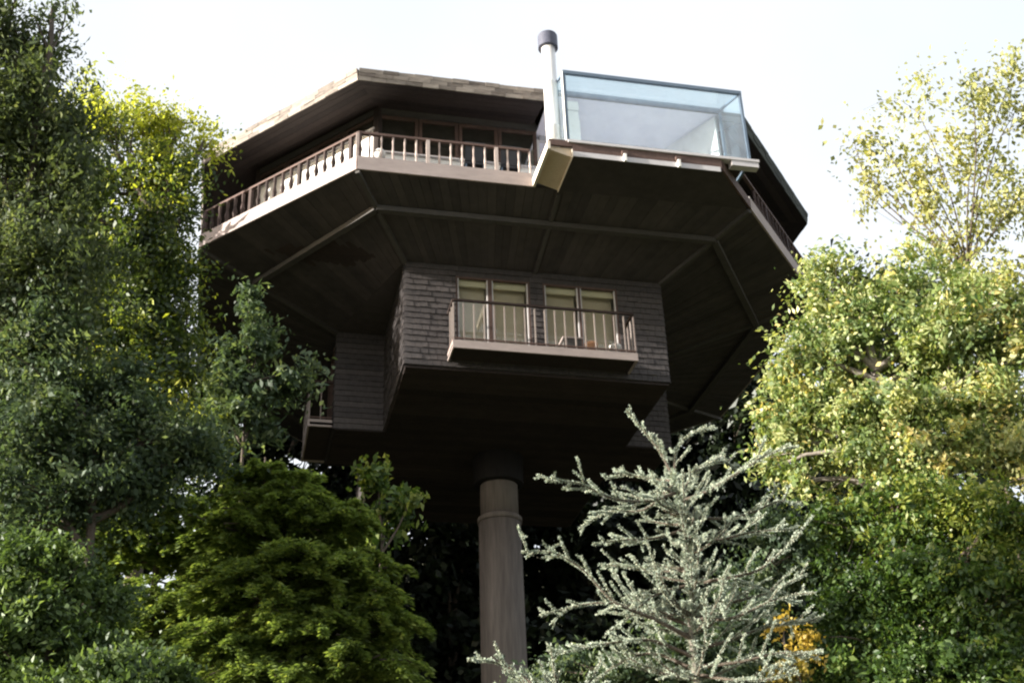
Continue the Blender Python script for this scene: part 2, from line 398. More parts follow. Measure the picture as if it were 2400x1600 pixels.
def balcony(p, q, out, zb):
    """small balcony along p>q, projecting by out to its right; slab, kerb, railing"""
    p, q = Vector((*p, 0)), Vector((*q, 0)); d = (q-p).normalized(); nn = Vector((d.y, -d.x, 0)); Ln = (q-p).length
    z0, z1 = zb, zb+0.20
    s = MB(); o = nn*(out-0.05)
    s.hexa([Vector((*v.xy, z0+0.05)) for v in (p+nn*.005, p+o, q+o, q+nn*.005)], [Vector((*v.xy, z1-0.08)) for v in (p+nn*.005, p+o, q+o, q+nn*.005)])
    bal = s.build('balcony', M['dark_wood'], house)
    k = MB(); k.beam(p+nn*(out-.022)+Vector((0,0,(z0+z1)/2)), q+nn*(out-.022)+Vector((0,0,(z0+z1)/2)), 0.044, z1-z0); k.build('kerb_board', M['kerb'], bal)
    for e, sg in ((p, 1), (q, -1)):
        k = MB(); a = e+d*sg*0.02; k.beam(a+nn*.01+Vector((0,0,(z0+z1)/2)), a+nn*(out-.046)+Vector((0,0,(z0+z1)/2)), 0.04, z1-z0-.004); k.build('kerb_board', M['kerb'], bal)
    zr = zb+1.27
    rpts = [p+nn*.02+d*.03, p+nn*(out-.03)+d*.03, q+nn*(out-.03)-d*.03, q+nn*.02-d*.03]
    for i in range(3):
        h = MB(); h.beam(rpts[i]+Vector((0,0,zr+(.002 if i != 1 else 0))), rpts[i+1]+Vector((0,0,zr+(.002 if i != 1 else 0))), 0.06, 0.05); h.build('handrail', M['dark_baluster'], bal)
        h = MB(); h.beam(rpts[i]+Vector((0,0,z1+.06+(.002 if i != 1 else 0))), rpts[i+1]+Vector((0,0,z1+.06+(.002 if i != 1 else 0))), 0.04, 0.035); h.build('bottom_rail', M['rail'], bal)
        n = max(2, round((rpts[i+1]-rpts[i]).length/0.245))
        for t_ in range(0 if i == 1 else 1, n+(1 if i == 1 else 0)):
            pt = rpts[i].lerp(rpts[i+1], t_/n); link('baluster', bal_slim, bal, (pt.x, pt.y, z1+0.02), math.atan2(d.y, d.x))
    return bal
balcony((-2.215, -B-.035), (2.205, -B-.035), 0.72, -3.31)
balcony((-LX-.035, LY), (-LX-.035, -LY), 0.62, -3.40)

# soffit under the deck: planks on a backing panel, hip ribs and a ring beam
inner = [(-A,-B),(A,-B),(LX,-LY),(LX,LY),(A,B),(-A,B),(-LX,LY),(-LX,-LY)]
def V3(p, z): return Vector((p[0], p[1], z))
for i in range(8):
    j = (i+1) % 8
    o0, o1, i0, i1 = V3(deck[i], 0), V3(deck[j], 0), V3(inner[i], ZT), V3(inner[j], ZT)
    m = MB(); up = Vector((0, 0, 0.06))
    m.face([o0+up, i0+up, i1+up, o1+up])
    sf = m.build('soffit', M['dark_wood'], house)
    n = max(8, round((o1-o0).length/0.23))
    for k in range(n):
        a, b_ = (k+0.015)/n, (k+0.985)/n; dz = Vector((0, 0, random.uniform(-0.006, 0.006)))
        P = [o0.lerp(o1, a)+dz, o0.lerp(o1, b_)+dz, i0.lerp(i1, b_)+dz, i0.lerp(i1, a)+dz]
        t_ = Vector((0, 0, 0.03)); q = MB(); q.hexa(P, [v+t_ for v in P]); q.build('plank', M['soffit'], sf)
    m = MB(); m.beam(o0+Vector((0,0,-.045)), i0+Vector((0,0,-.045)), 0.1, 0.1); m.build('hip_rib', M['beam'], house)
    r0, r1 = o0.lerp(i0, 0.38), o1.lerp(i1, 0.38)
    m = MB(); m.beam(r0+Vector((0,0,-.075)), r1+Vector((0,0,-.075)), 0.16, 0.13); m.build('ring_beam', M['beam'], house)
    if i in (0, 4):
        m = MB(); m.beam(o0.lerp(o1, .5)+Vector((0,.1,-.035)), i0.lerp(i1, .5)+Vector((0,0,-.035)), 0.09, 0.08); m.build('mid_rib', M['beam'], house)
for sx in (-1, 1):
    for sy in (-1, 1):
        m = MB(); m.face([(sx*A, sy*B, ZT), (sx*LX, sy*LY, ZT), (sx*A, sy*LY, ZT)]); m.build('soffit', M['soffit'], house)

# deck floor, kerb boards, railings
m = MB(); m.prism(inset(deck, 0.06), 0.04, 0.2); m.build('deck_floor', M['dark_wood'], house)
BX = -0.60                                   # where the sunroom ledge interrupts the front
edges = [((-W,-D), (BX-.06,-D))]+[(deck[i], deck[(i+1) % 8]) for i in range(1, 8)]
EX = Vector((deck[1][0]-deck[2][0], deck[1][1]-deck[2][1])).normalized()
for n_, (a, b_) in enumerate(edges):
    a, b_ = Vector((*a, 0)), Vector((*b_, 0)); d = (b_-a).normalized(); nn = Vector((d.y, -d.x, 0)); Ln = (b_-a).length
    k = MB(); k.beam(a+nn*.02+Vector((0,0,.18)), b_+nn*.02+Vector((0,0,.18)), 0.05, 0.36); k.build('kerb_board', M['kerb'], house)
    ins = nn*-0.06
    h = MB(); h.beam(a+ins+Vector((0,0,1.08)), b_+ins+Vector((0,0,1.08)), 0.08, 0.06)
    ra = h.build('railing', M['rail'], house)
    h = MB(); h.beam(a+ins+Vector((0,0,.40)), b_+ins+Vector((0,0,.40)), 0.05, 0.045); h.build('bottom_rail', M['rail'], ra)
    n = round(Ln/(0.265 if n_ == 0 else 0.27))
    s0 = 3 if n_ == 1 else 0
    for t_ in range(s0, n+1):
        pt = a.lerp(b_, t_/n)+ins
        if t_ % 6 == 0: link('rail_post', post_me if n_ == 0 else post_dm, ra, (pt.x, pt.y, 0.36), math.atan2(d.y, d.x))
        else: link('baluster', bal_pale if n_ == 0 else bal_dark, ra, (pt.x, pt.y, 0.41))

# upper storey walls: pale panels below, a strip of windows, a header beam; corner posts
HEAD, WT = 2.62, 2.86
def glazed_wall(p, q, count, SILL=1.5):
    p, q = Vector((*p, 0)), Vector((*q, 0)); d = (q-p).normalized(); nn = Vector((d.y, -d.x, 0)); Ln = (q-p).length
    P = lambda s, z, o=0: p+d*s+nn*o+Vector((0, 0, z))
    w_ = MB(); w_.beam(P(0, (.2+SILL)/2), P(Ln, (.2+SILL)/2), 0.12, SILL-.2); wl = w_.build('wall_panel', M['white'], house)
    h = MB(); h.beam(P(0, (HEAD+WT)/2+.03), P(Ln, (HEAD+WT)/2+.03), 0.16, WT-HEAD); h.build('header_beam', M['beam'], house)
    for k in range(count):
        a, b_ = Ln*k/count+.05, Ln*(k+1)/count-.05
        f = MB()
        for s in (a, b_): f.beam(P(s, SILL, .02), P(s, HEAD, .02), 0.08, 0.08, up=d)
        f.beam(P(a+.04, HEAD-.04, .02), P(b_-.04, HEAD-.04, .02), 0.08, 0.08); f.beam(P(a+.04, SILL+.04, .02), P(b_-.04, SILL+.04, .02), 0.08, 0.08)
        wd = f.build('window', M['rail'], house)
        g_ = MB(); g_.beam(P(a+.04, (SILL+HEAD)/2, .02), P(b_-.04, (SILL+HEAD)/2, .02), 0.012, HEAD-SILL-.16); g_.build('pane', M['pane'], wd)
        s_ = MB(); s_.beam(P(a-.04, SILL-.015, .09), P(b_+.04, SILL-.015, .09), 0.1, 0.03); s_.build('sill', M['sill'], wd)
    return wl
XB = -0.14
glazed_wall(upper[0], (XB, upper[0][1]), 4)
for i in range(1, 8):
    glazed_wall(upper[i], upper[(i+1) % 8], 4 if i in (3, 7, 4) else 3, 2.22 if i == 7 else 1.5)
for i, p in enumerate(upper):
    m = MB(); z0 = 0.2
    m.lathe([(0.11, z0), (0.11, WT+.02)], 8, (p[0], p[1], 0)); m.build('corner_post', M['dark_wood'], house)
# dark room lining behind the strip windows
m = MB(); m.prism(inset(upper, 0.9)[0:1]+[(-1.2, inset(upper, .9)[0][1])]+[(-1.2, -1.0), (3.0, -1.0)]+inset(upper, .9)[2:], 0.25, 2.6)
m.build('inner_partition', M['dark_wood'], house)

# eaves and roof
roof_bits = MB()
EB, ET = 2.5, 2.79
wallring = inset(upper, 0.1)
apex_poly = inset(eave, 5.2)
m = MB(); m.v = [(*p, ET) for p in eave]+[(*p, ET+1.6) for p in apex_poly]; m.f = [(i, (i+1) % 8, 8+(i+1) % 8, 8+i) for i in range(8)]+[tuple(range(8, 16))]; m.mi = [0]*9
rf = m.build('roof', M['roof'], house)
for i in range(8):
    j = (i+1) % 8
    a, b_ = Vector((*eave[i], 0)), Vector((*eave[j], 0)); c0, c1 = Vector((*wallring[i], 0)), Vector((*wallring[j], 0))
    if i == 0:
        b_ = Vector((XB-.1, eave[0][1], 0)); c1 = Vector((XB-.1, wallring[0][1], 0))
    Z = lambda v, z: Vector((v.x, v.y, z))
    d = (b_-a).normalized(); nn = Vector((d.y, -d.x, 0))
    # soffit boards under the eave, running along the edge
    nb = 7
    ef = MB(); ef.face([Z(a, EB+.05), Z(c0, WT+.05), Z(c1, WT+.05), Z(b_, EB+.05)]); es = ef.build('eave_soffit', M['dark_wood'], rf)
    for k in range(nb):
        t0, t1 = (k+.02)/nb, (k+.98)/nb; L_ = lambda u, v, t: Z(u.lerp(v, t), EB+(WT-EB)*t)
        P = [L_(a, c0, t0), L_(b_, c1, t0), L_(b_, c1, t1), L_(a, c0, t1)]
        q = MB(); q.hexa(P, [v+Vector((0,0,.025)) for v in P]); q.build('eave_plank', M['dark_wood'], rf)
    # fascia of weathered shakes: two courses of short uneven pieces, every piece with its own edges
    n = max(8, round((b_-a).length/0.42))
    fb = MB(); fb.beam(Z(a, (EB+ET)/2)+nn*-.02, Z(b_, (EB+ET)/2)+nn*-.02, 0.03, ET-EB-.02); fb.build('fascia', M['shade_shake'] if i in (1, 2, 3) else M['roof'], rf)
    rest = MB()
    for row in range(3):
        cuts = [0]+[(k+.2*random.uniform(-1, 1)+.33*row-.3)/n for k in range(1, n)]+[1]
        for t0, t1 in zip(cuts, cuts[1:]):
            zb = EB-.01+row*.1+random.uniform(-.008, .004); zt = zb+.098+random.uniform(-.006, .01)
            o = .014+.022*row+random.uniform(0, .016)
            P0, P1 = a.lerp(b_, t0+.0006), a.lerp(b_, t1-.0006)
            dz = Vector((0, 0, random.uniform(-.004, .004)))
            q = MB(); q.hexa([Z(P0+nn*(-.004), zb), Z(P0+nn*o, zb), Z(P1+nn*o, zb)+dz, Z(P1+nn*(-.004), zb)+dz][::-1], [Z(P0+nn*(-.004), zt), Z(P0+nn*(o+.02), zt), Z(P1+nn*(o+.02), zt)+dz, Z(P1+nn*(-.004), zt)+dz][::-1])
            if i in (0, 1, 7): q.build('shingle', M['shake'] if i != 1 else M['shade_shake'], rf)
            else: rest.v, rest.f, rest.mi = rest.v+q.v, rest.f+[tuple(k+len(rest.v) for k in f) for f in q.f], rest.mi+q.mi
    if rest.v: rest.build('shingle_row', M['shade_shake'] if i in (2, 3) else M['shake'], rf)['kind'] = 'stuff'

# ------------------------------------------------------------------ glazed sunroom projecting from the front
sr = empty('sunroom', (0, 0, 0)); sr.parent = house
YF, XL, XR = -8.84, -0.12, 4.2
xd = lambda y: deck[1][0]+EX.x*((y-deck[1][1])/EX.y)      # the deck's diagonal edge carried forward
m = MB(); m.prism([(-.04, -D+.06), (-.04, YF), (xd(YF), YF), (xd(-D), -D+.06)], 0.0, 0.12); m.build('sunroom_floor', M['soffit'], sr)
m = MB(); m.box(-.04, xd(YF), YF-.05, YF-.002, .035, .3); m.build('fascia', M['rail'], sr)
m = MB(); m.box(-.04, xd(YF)-.05, YF-.07, YF-.052, -.07, .06); m.build('trim_strip', M['sill'], sr)
m = MB(); m.box(XL-.02, 4.4, YF-.09, YF+.1, .302, .37); m.build('sill', M['sill'], sr)
m = MB(); m.box(4.17, 4.23, YF+.1, -7.56, .33, .37); m.build('sill', M['teal'], sr)
m = MB(); m.box(3.4, 4.1, YF+.1, -7.4, .30, .36); m.build('sunroom_floor', M['dark_wood'], sr)
m = MB(); m.box(3.72, 4.38, YF-.07, YF+.12, .16, .30); m.build('sill_end', M['sill'], sr)
m = MB(); m.beam((xd(YF)+.03, YF, .14), (xd(-D)+.03, -D, .14), .05, .28); m.build('fascia', M['rail'], sr)
for bx in (1.15, 2.42):
    m = MB(); m.box(bx-.03, bx+.03, YF-.14, YF-.075, -.09, .1); m.build('white_bracket', M['white'], sr)
    m = MB(); m.box(bx-.06, bx+.06, YF-.115, YF-.053, .105, .2); m.build('brown_block', M['rail'], sr)
ZS, ZF, ZR = .372, 2.36, 2.80
fr = MB()
for (x, y, zt) in ((XR, YF, ZF), (XL, YF, ZF), (XR, -7.62, ZR), ): fr.box(x-.03, x+.03, y-.03, y+.03, ZS, zt-.03)
fr.beam((XL-.03, YF, ZF), (XR+.03, YF, ZF), .08, .09)
fr.beam((XR, YF+.036, ZF), (XR, -7.656, ZR), .05, .05); fr.beam((XL, YF+.036, ZF), (XL, -7.656, ZR), .05, .05)
fr.build('sunroom_frame', M['teal'], sr)
m = MB(); m.box(XL-.05, XL-.033, YF-.04, YF+.05, ZS, ZF); m.build('corner_trim', M['white'], sr)
m = MB(); m.beam((XL-.03, -7.62, ZR), (XR+.1, -7.62, ZR), .07, .1); m.build('rear_rail', M['teal'], sr)
def pane(pts, mat='clear_pane'):
    q = MB(); nrm = (Vector(pts[1])-Vector(pts[0])).cross(Vector(pts[2])-Vector(pts[0])).normalized()*.006
    q.hexa([Vector(p)-nrm for p in pts], [Vector(p)+nrm for p in pts]); q.build('pane', M[mat], sr)
pane([(XL+.03, YF, ZS), (XR-.03, YF, ZS), (XR-.03, YF, ZF-.036), (XL+.03, YF, ZF-.036)], 'bay_pane')
pane([(XR, YF+.03, ZS), (XR, -7.65, ZS), (XR, -7.65, ZR-.04), (XR, YF+.03, ZF-.04)])
pane([(XL, YF+.03, ZS), (XL, -7.65, ZS), (XL, -7.65, ZR-.04), (XL, YF+.03, ZF-.04)])
pane([(XL+.03, YF+.04, ZF+.004), (XR-.03, YF+.04, ZF+.004), (XR-.03, -7.66, ZR+.004), (XL+.03, -7.66, ZR+.004)])
# the pale room seen through it
m = MB()
m.face([(XL, -7.56, 2.73), (XR+.5, -7.56, 2.73), (XR+.5, -3.6, 2.62), (XL, -3.6, 2.62)])
m.face([(XL+.02, -3.6, .2), (XR, -3.6, .2), (XR, -3.6, 2.62), (XL+.02, -3.6, 2.62)])
m.face([(XL+.08, YF+.12, .306), (3.4, YF+.12, .306), (4.05, -D+.2, .306), (4.1, -3.6, .306), (XL-.2, -3.6, .306), (XL-.2, -D+.2, .306)])
m.build('room_lining', M['interior'], sr)
m = MB(); m.beam((XL+.1, -6.0, 2.61), (XR-.5, -6.0, 2.61), .12, .14); m.build('ceiling_beam', M['sill'], sr)
m = MB(); m.box(XL-.02, XL+.06, -6.15, -3.7, .21, 2.48); m.build('partition', M['white'], sr)
m = MB(); m.box(.02, .34, -8.35, -8.05, .31, 1.45); m.box(.03, .33, -8.34, -8.06, 1.45, 1.7); m.box(.02, .34, -8.35, -8.05, 1.7, 1.95); m.build('cabinet', M['white'], sr)
m = MB(); m.beam((4.12, -7.5, 1.5), (2.75, -5.0, 1.5), .08, 2.38); m.build('partition', M['white'], sr)
m = MB(); m.beam((4.24, eave[1][1], 2.65), (eave[1][0], eave[1][1], 2.65), .05, .27); m.build('fascia', M['roof'], sr)

# ledge carrying the flue, left of the sunroom
m = MB(); ya, yb = YF+.02, -D-.04; m.hexa([(-.578, ya, .12), (-.062, ya, -.04), (-.062, yb, -.04), (-.578, yb, .12)], [(-.578, ya, .2), (-.062, ya, .2), (-.062, yb, .2), (-.578, yb, .2)]); lg = m.build('ledge', M['tan'], sr)
m = MB(); m.box(-.65, -.582, YF-.16, -D-.02, .0, .2); m.build('edge_board', M['cream'], sr)
m = MB(); m.box(-.06, -.042, YF-.05, -D-.03, -.09, .135); m.build('edge_board', M['cream'], sr)
m = MB(); m.box(-.58, -.045, YF-.05, YF+.018, .2, .36); m.build('fascia', M['rail'], sr)
fx, fy = -.27, -8.2
m = MB(); m.lathe([(.165, .2), (.165, 1.2), (.172, 1.21), (.172, 1.25), (.165, 1.26), (.165, 2.5), (.172, 2.51), (.172, 2.55), (.165, 2.56), (.165, 3.9)], 32, (fx, fy, 0))
fl_ = m.build('chimney_flue', M['steel'], house, smooth=True)
m = MB(); m.lathe([(.2, 3.60), (.238, 3.61), (.238, 3.97), (.225, 4.0), (.05, 4.02)], 32, (fx, fy, 0)); m.build('flue_cap', M['cap'], fl_)
m = MB(); m.beam((fx+.14, fy+.1, 2.75), (fx+.05, -6.6, 2.95), .02, .02); m.build('stay_rod', M['steel'], fl_)

# ------------------------------------------------------------------ small things on the deck and the balcony
def pot(name, label, mat, loc, r, h, cat='plant pot'):
    o = tag(empty(name, loc), label, cat)
    m = MB(); m.lathe([(r*.72, 0), (r*.95, h*.8), (r*1.08, h*.82), (r*1.08, h), (r*.9, h), (r*.85, h*.9)], 14); m.build('bowl', M[mat], o, smooth=True)
    m = MB(); m.lathe([(r*.86, h*.86), (r*.4, h*.93)], 10); m.build('soil', M['bark'], o)
    return o
zbf = ZD-3.31+.172
pot('plant_pot', 'small orange pot on the lower balcony behind its railing', 'orange', (1.17, -B-.45, zbf), .15, .36)
pot('plant_pot', 'small white pot at the right end of the lower balcony', 'white', (1.78, -B-.4, zbf), .13, .38)
def crate(loc, label, wx, wy, h):
    o = tag(empty('storage_box', loc), label, 'storage box')
    m = MB(); m.box(-wx, wx, -wy, wy, 0, h-.04); m.build('body', M['beam'], o)
    m = MB(); m.box(-wx-.02, wx+.02, -wy-.02, wy+.02, h-.04, h); m.build('lid', M['kerb'], o)
crate((.72, -B-.28, zbf), 'pale box on the lower balcony left of the orange pot', .22, .18, .5)
o = tag(empty('hanging_lantern', (-4.12, -7.0, ZD+.2)), 'round white lantern standing behind the front railing at the left corner', 'lantern')
m = MB(); m.lathe([(.1, 0), (.1, .04), (.03, .06), (.03, .55)], 12); m.build('stand', M['steel'], o)
m = MB(); m.lathe([(.04, .5), (.10, .54), (.14, .62), (.14, .69), (.10, .77), (.04, .81)], 16); m.build('globe', M['white'], o, smooth=True)
def chair(loc, rz, label):
    o = tag(empty('deck_chair', loc), label, 'chair', 'dark chairs on the front deck'); o.rotation_euler = (0, 0, rz)
    m = MB(); m.box(-.24, .24, -.24, .24, .40, .46); m.build('seat', M['charcoal'], o)
    m = MB(); m.hexa([(-.24, .2, .47), (.24, .2, .47), (.24, .25, .47), (-.24, .25, .47)], [(-.24, .3, .95), (.24, .3, .95), (.24, .34, .95), (-.24, .34, .95)]); m.build('backrest', M['charcoal'], o)
    for x in (-.21, .21):
        for y in (-.21, .21):
            m = MB(); m.box(x-.02, x+.02, y-.02, y+.02, 0, .4); m.build('leg', M['teal'], o)
chair((-1.95, -7.12, ZD+.2), math.pi, 'dark chair behind the front railing, farther from the flue')
chair((-1.1, -7.12, ZD+.2), math.pi, 'dark chair behind the front railing, nearer the flue')

# ------------------------------------------------------------------ foliage
def quads_object(name, co, tint, mats, parent, midx=None):
    """co: (n,4,3) corner points, tint: (n,)"""
    n = len(co); me = bpy.data.meshes.new(name)
    me.vertices.add(n*4); me.vertices.foreach_set('co', np.ascontiguousarray(co, np.float32).ravel())
    me.loops.add(n*4); me.loops.foreach_set('vertex_index', np.arange(n*4, dtype=np.int32))
    me.polygons.add(n); me.polygons.foreach_set('loop_start', np.arange(0, n*4, 4, dtype=np.int32))
    at = me.attributes.new('tint', 'FLOAT', 'FACE'); at.data.foreach_set('value', np.asarray(tint, np.float32))
    me.materials.append(mats); me.update(calc_edges=True)
    o = bpy.data.objects.new(name, me); col.objects.link(o)
    if parent: o.parent = parent
    return o

def unit(v): return v/np.maximum(np.linalg.norm(v, axis=-1, keepdims=True), 1e-9)

def leaf_quads(c, ln, wd, droop=0.3, flat=0.4, per=0):
    """leaf-shaped quads at points c; droop pulls tips down, flat makes blades face up; leaves of one
    spray (per consecutive points) share a rough direction"""
    n = len(c)
    d = rng.normal(size=(n, 3)); nr = rng.normal(size=(n, 3)); sz = np.ones(n)
    if per:
        g_ = n//per
        d = d*.75+np.repeat(rng.normal(size=(g_, 3))*.9, per, 0)
        nr = nr*.6+np.repeat(rng.normal(size=(g_, 3))*.8, per, 0)
        sz = np.repeat(rng.uniform(.75, 1.25, g_), per)
    d[:, 2] -= droop*1.6; d = unit(d)
    nr[:, 2] += flat*2; nr = unit(nr-d*(nr*d).sum(1, keepdims=True))
    s = np.cross(d, nr)
    ln, wd = ln*1.14, wd*1.2
    L = (ln*sz*rng.uniform(.5, 1.4, n))[:, None]; Wd = (wd*sz*rng.uniform(.6, 1.35, n))[:, None]
    fold = nr*Wd*.25
    return np.stack([c-d*L*.5, c+s*Wd*.5+fold-d*L*.05, c+d*L*.5, c-s*Wd*.5+fold-d*L*.05], 1)

def sample_blob(ctr, rad, n, p=0.5):
    rad = np.array(rad); ns = max(5, min(16, n//9))
    v = unit(rng.normal(size=(ns, 3))); sub = v*(rng.uniform(0, 1, ns)**p)[:, None]*.88
    k = rng.integers(0, ns, n); w = rng.uniform(.10, .27, ns)[k]
    q = sub[k]+rng.normal(size=(n, 3))*w[:, None]*np.array([1, 1, .8])
    st = rng.uniform(size=n) < .05; q[st] *= 1.18
    return np.array(ctr)+q*rad

def limb_points(a, b, sag, k=5):
    a, b = np.array(a, float), np.array(b, float); off = rng.normal(size=3)*np.linalg.norm(b-a)*.06
    return [a+(b-a)*t+off*math.sin(math.pi*t)+np.array([0, 0, sag*math.sin(math.pi*t)]) for t in np.linspace(0, 1, k)]

def tree(name, label, base, blobs, leaf, mat, bark, trunk_r=0.2, n_clump=60, per=45, sig=0.16, droop=.3, flat=.4, group=None, cat='tree', tint=(.0, 1.), p=.45, twig=10, hung=0, top=None):
    """blobs: (centre, radii, weight, tint shift).  trunk with limbs to each blob; crown of leaf clumps"""
    root = tag(empty(name, base), label, cat, group)
    base = np.array(base, float)
    zs = [b[0][2] for b in blobs]; cx = np.mean([b[0][0] for b in blobs]); cy = np.mean([b[0][1] for b in blobs])
    topz = np.mean(zs)+.35*(max(zs)-np.mean(zs)) if top is None else top
    tb = MB(); kk = 8
    tr = [np.array([base[0]+(cx-base[0])*t**1.5+.12*math.sin(5*t+base[0]), base[1]+(cy-base[1])*t**1.5+.12*math.cos(4*t), base[2]-.2+(topz-base[2])*t])-base for t in np.linspace(0, 1, kk)]
    tb.tube(tr, [trunk_r*(1-.85*t)*(1.35 if t == 0 else 1) for t in np.linspace(0, 1, kk)], 9)
    pts, tints = [], []
    for ctr, rad, wgt, sh in blobs:
        c = np.array(ctr)-base; rad = np.array(rad)
        t = np.clip((c[2]-rad[2]*.7)/(topz-base[2]), .12, .97)*(kk-1); i = int(min(t, kk-2)); a = tr[i]+(tr[i+1]-tr[i])*(t-i)
        lp = limb_points(a, c, .15*np.linalg.norm(c-a)*.4)
        r0 = trunk_r*.32
        tb.tube(lp, [r0*(1-.7*q) for q in np.linspace(0, 1, 5)], 6)
        nc = max(3, int(n_clump*wgt*.8)); cl = sample_blob(c, rad, nc, p)
        for q in cl[:int(twig*wgt)+3]:
            st = lp[2+int(rng.integers(0, 3))]
            tb.tube(limb_points(st, q, .04, 4), [r0*.3, r0*.22, r0*.15, r0*.07], 4)
        m_ = per; sg = sig*rng.uniform(.7, 1.4, (nc, 1, 1))
        cdir = unit(unit(cl-c)+rng.normal(size=(nc, 3))*.5-np.array([0, 0, .35]))
        off = rng.normal(size=(nc, m_, 3))*sg*np.array([.62, .62, .5])+cdir[:, None, :]*rng.normal(size=(nc, m_, 1))*sg*1.45
        if hung: off[:, :, 2] -= np.abs(rng.normal(size=(nc, m_)))*hung
        lv = (cl[:, None, :]+off).reshape(-1, 3)
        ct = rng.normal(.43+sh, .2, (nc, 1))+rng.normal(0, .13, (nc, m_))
        pts.append(lv); tints.append(ct.ravel())
    tb.build('trunk', bark, root, smooth=True)
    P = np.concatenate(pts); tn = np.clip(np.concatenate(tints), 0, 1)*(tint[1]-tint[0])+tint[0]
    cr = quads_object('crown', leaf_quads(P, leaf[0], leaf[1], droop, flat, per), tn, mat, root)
    cr['kind'] = 'stuff'
    return root

LM = {}
LM['olive'] = leafmat('olive_grey_leaves', [(0, (0.04, 0.056, 0.028)), (0.5, (0.094, 0.126, 0.06)), (1, (0.25, 0.27, 0.14))], .46, .015)
LM['mixed'] = leafmat('sun_tinted_green_leaves', [(0, (0.03, 0.05, 0.018)), (0.45, (0.07, 0.104, 0.034)), (0.66, (0.115, 0.15, 0.04)), (0.88, (0.44, 0.48, 0.075)), (1, (0.52, 0.53, 0.1))], .5, .025, (1.35, 1.35, .55))  # the upper yellow stops paint sunlight into the leaf colour
LM['blue'] = leafmat('blue_green_leaves', [(0, (0.036, 0.058, 0.034)), (0.5, (0.082, 0.122, 0.07)), (1, (0.19, 0.23, 0.13))], .42, .015)
LM['bush'] = leafmat('fresh_green_leaves', [(0, (0.03, 0.054, 0.02)), (0.5, (0.078, 0.124, 0.042)), (1, (0.2, 0.27, 0.1))], .42, .02)
LM['hemlock'] = leafmat('feathery_olive_sprays', [(0, (0.075, 0.115, 0.036)), (0.5, (0.15, 0.21, 0.056)), (1, (0.31, 0.36, 0.1))], .55, .012, (1.2, 1.2, .65))
LM['gold'] = leafmat('sunny_yellow_green_leaves', [(0, (0.055, 0.1, 0.035)), (0.45, (0.17, 0.235, 0.075)), (0.9, (0.54, 0.55, 0.27)), (1, (0.56, 0.47, 0.18))], .38, .03)
LM['birch'] = leafmat('pale_gold_birch_leaves', [(0, (0.12, 0.14, 0.07)), (0.5, (0.33, 0.34, 0.12)), (1, (0.55, 0.5, 0.24))], .4, .03)
LM['green'] = leafmat('mid_green_leaves', [(0, (0.026, 0.056, 0.015)), (0.5, (0.085, 0.145, 0.03)), (1, (0.34, 0.36, 0.08))], .38, .03)
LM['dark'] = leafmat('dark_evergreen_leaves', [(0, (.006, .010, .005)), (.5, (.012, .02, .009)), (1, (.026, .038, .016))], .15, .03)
LM['amber'] = leafmat('amber_autumn_leaves', [(0, (0.16, 0.14, 0.03)), (0.5, (0.42, 0.3, 0.05)), (1, (0.62, 0.44, 0.08))], .4, .03)
LM['cedar'] = leafmat('pale_blue_grey_needles', [(0, (0.19, 0.245, 0.21)), (0.5, (0.39, 0.455, 0.38)), (1, (0.66, 0.68, 0.53))], .12, .02, (1.1, 1.1, .7))

# --- left side of the view
tree('tall_tree', 'tall grey-green drooping tree at the far left, taller than the house roof', (-9.15, -18.70, 0.00),
     [((-9.92, -18.87, 12.32), (0.72, 0.72, 0.68), 1.29, 0.00),((-9.55, -18.78, 11.93), (0.60, 0.60, 0.61), 0.77, 0.00),((-9.62, -18.79, 11.15), (0.80, 0.80, 0.71), 1.80, 0.00),((-9.19, -18.70, 10.97), (0.53, 0.53, 0.53), 0.90, 0.00),((-9.66, -18.80, 10.23), (0.87, 0.87, 0.74), 2.21, -0.05),((-9.04, -18.88, 9.97), (0.65, 0.65, 0.61), 1.43, -0.05),((-9.29, -19.03, 9.12), (0.82, 0.82, 0.65), 2.04, -0.05),((-8.74, -18.93, 9.08), (0.53, 0.53, 0.59), 1.21, -0.05),((-9.08, -19.19, 8.36), (0.65, 0.65, 0.41), 1.12, -0.05),((-9.35, -18.74, 12.60), (0.34, 0.34, 0.31), 0.12, 0.00)],
     (.068,.028), LM['olive'], M['bark'], .2, 115, 42, .11, droop=.7, flat=.1, hung=.1)
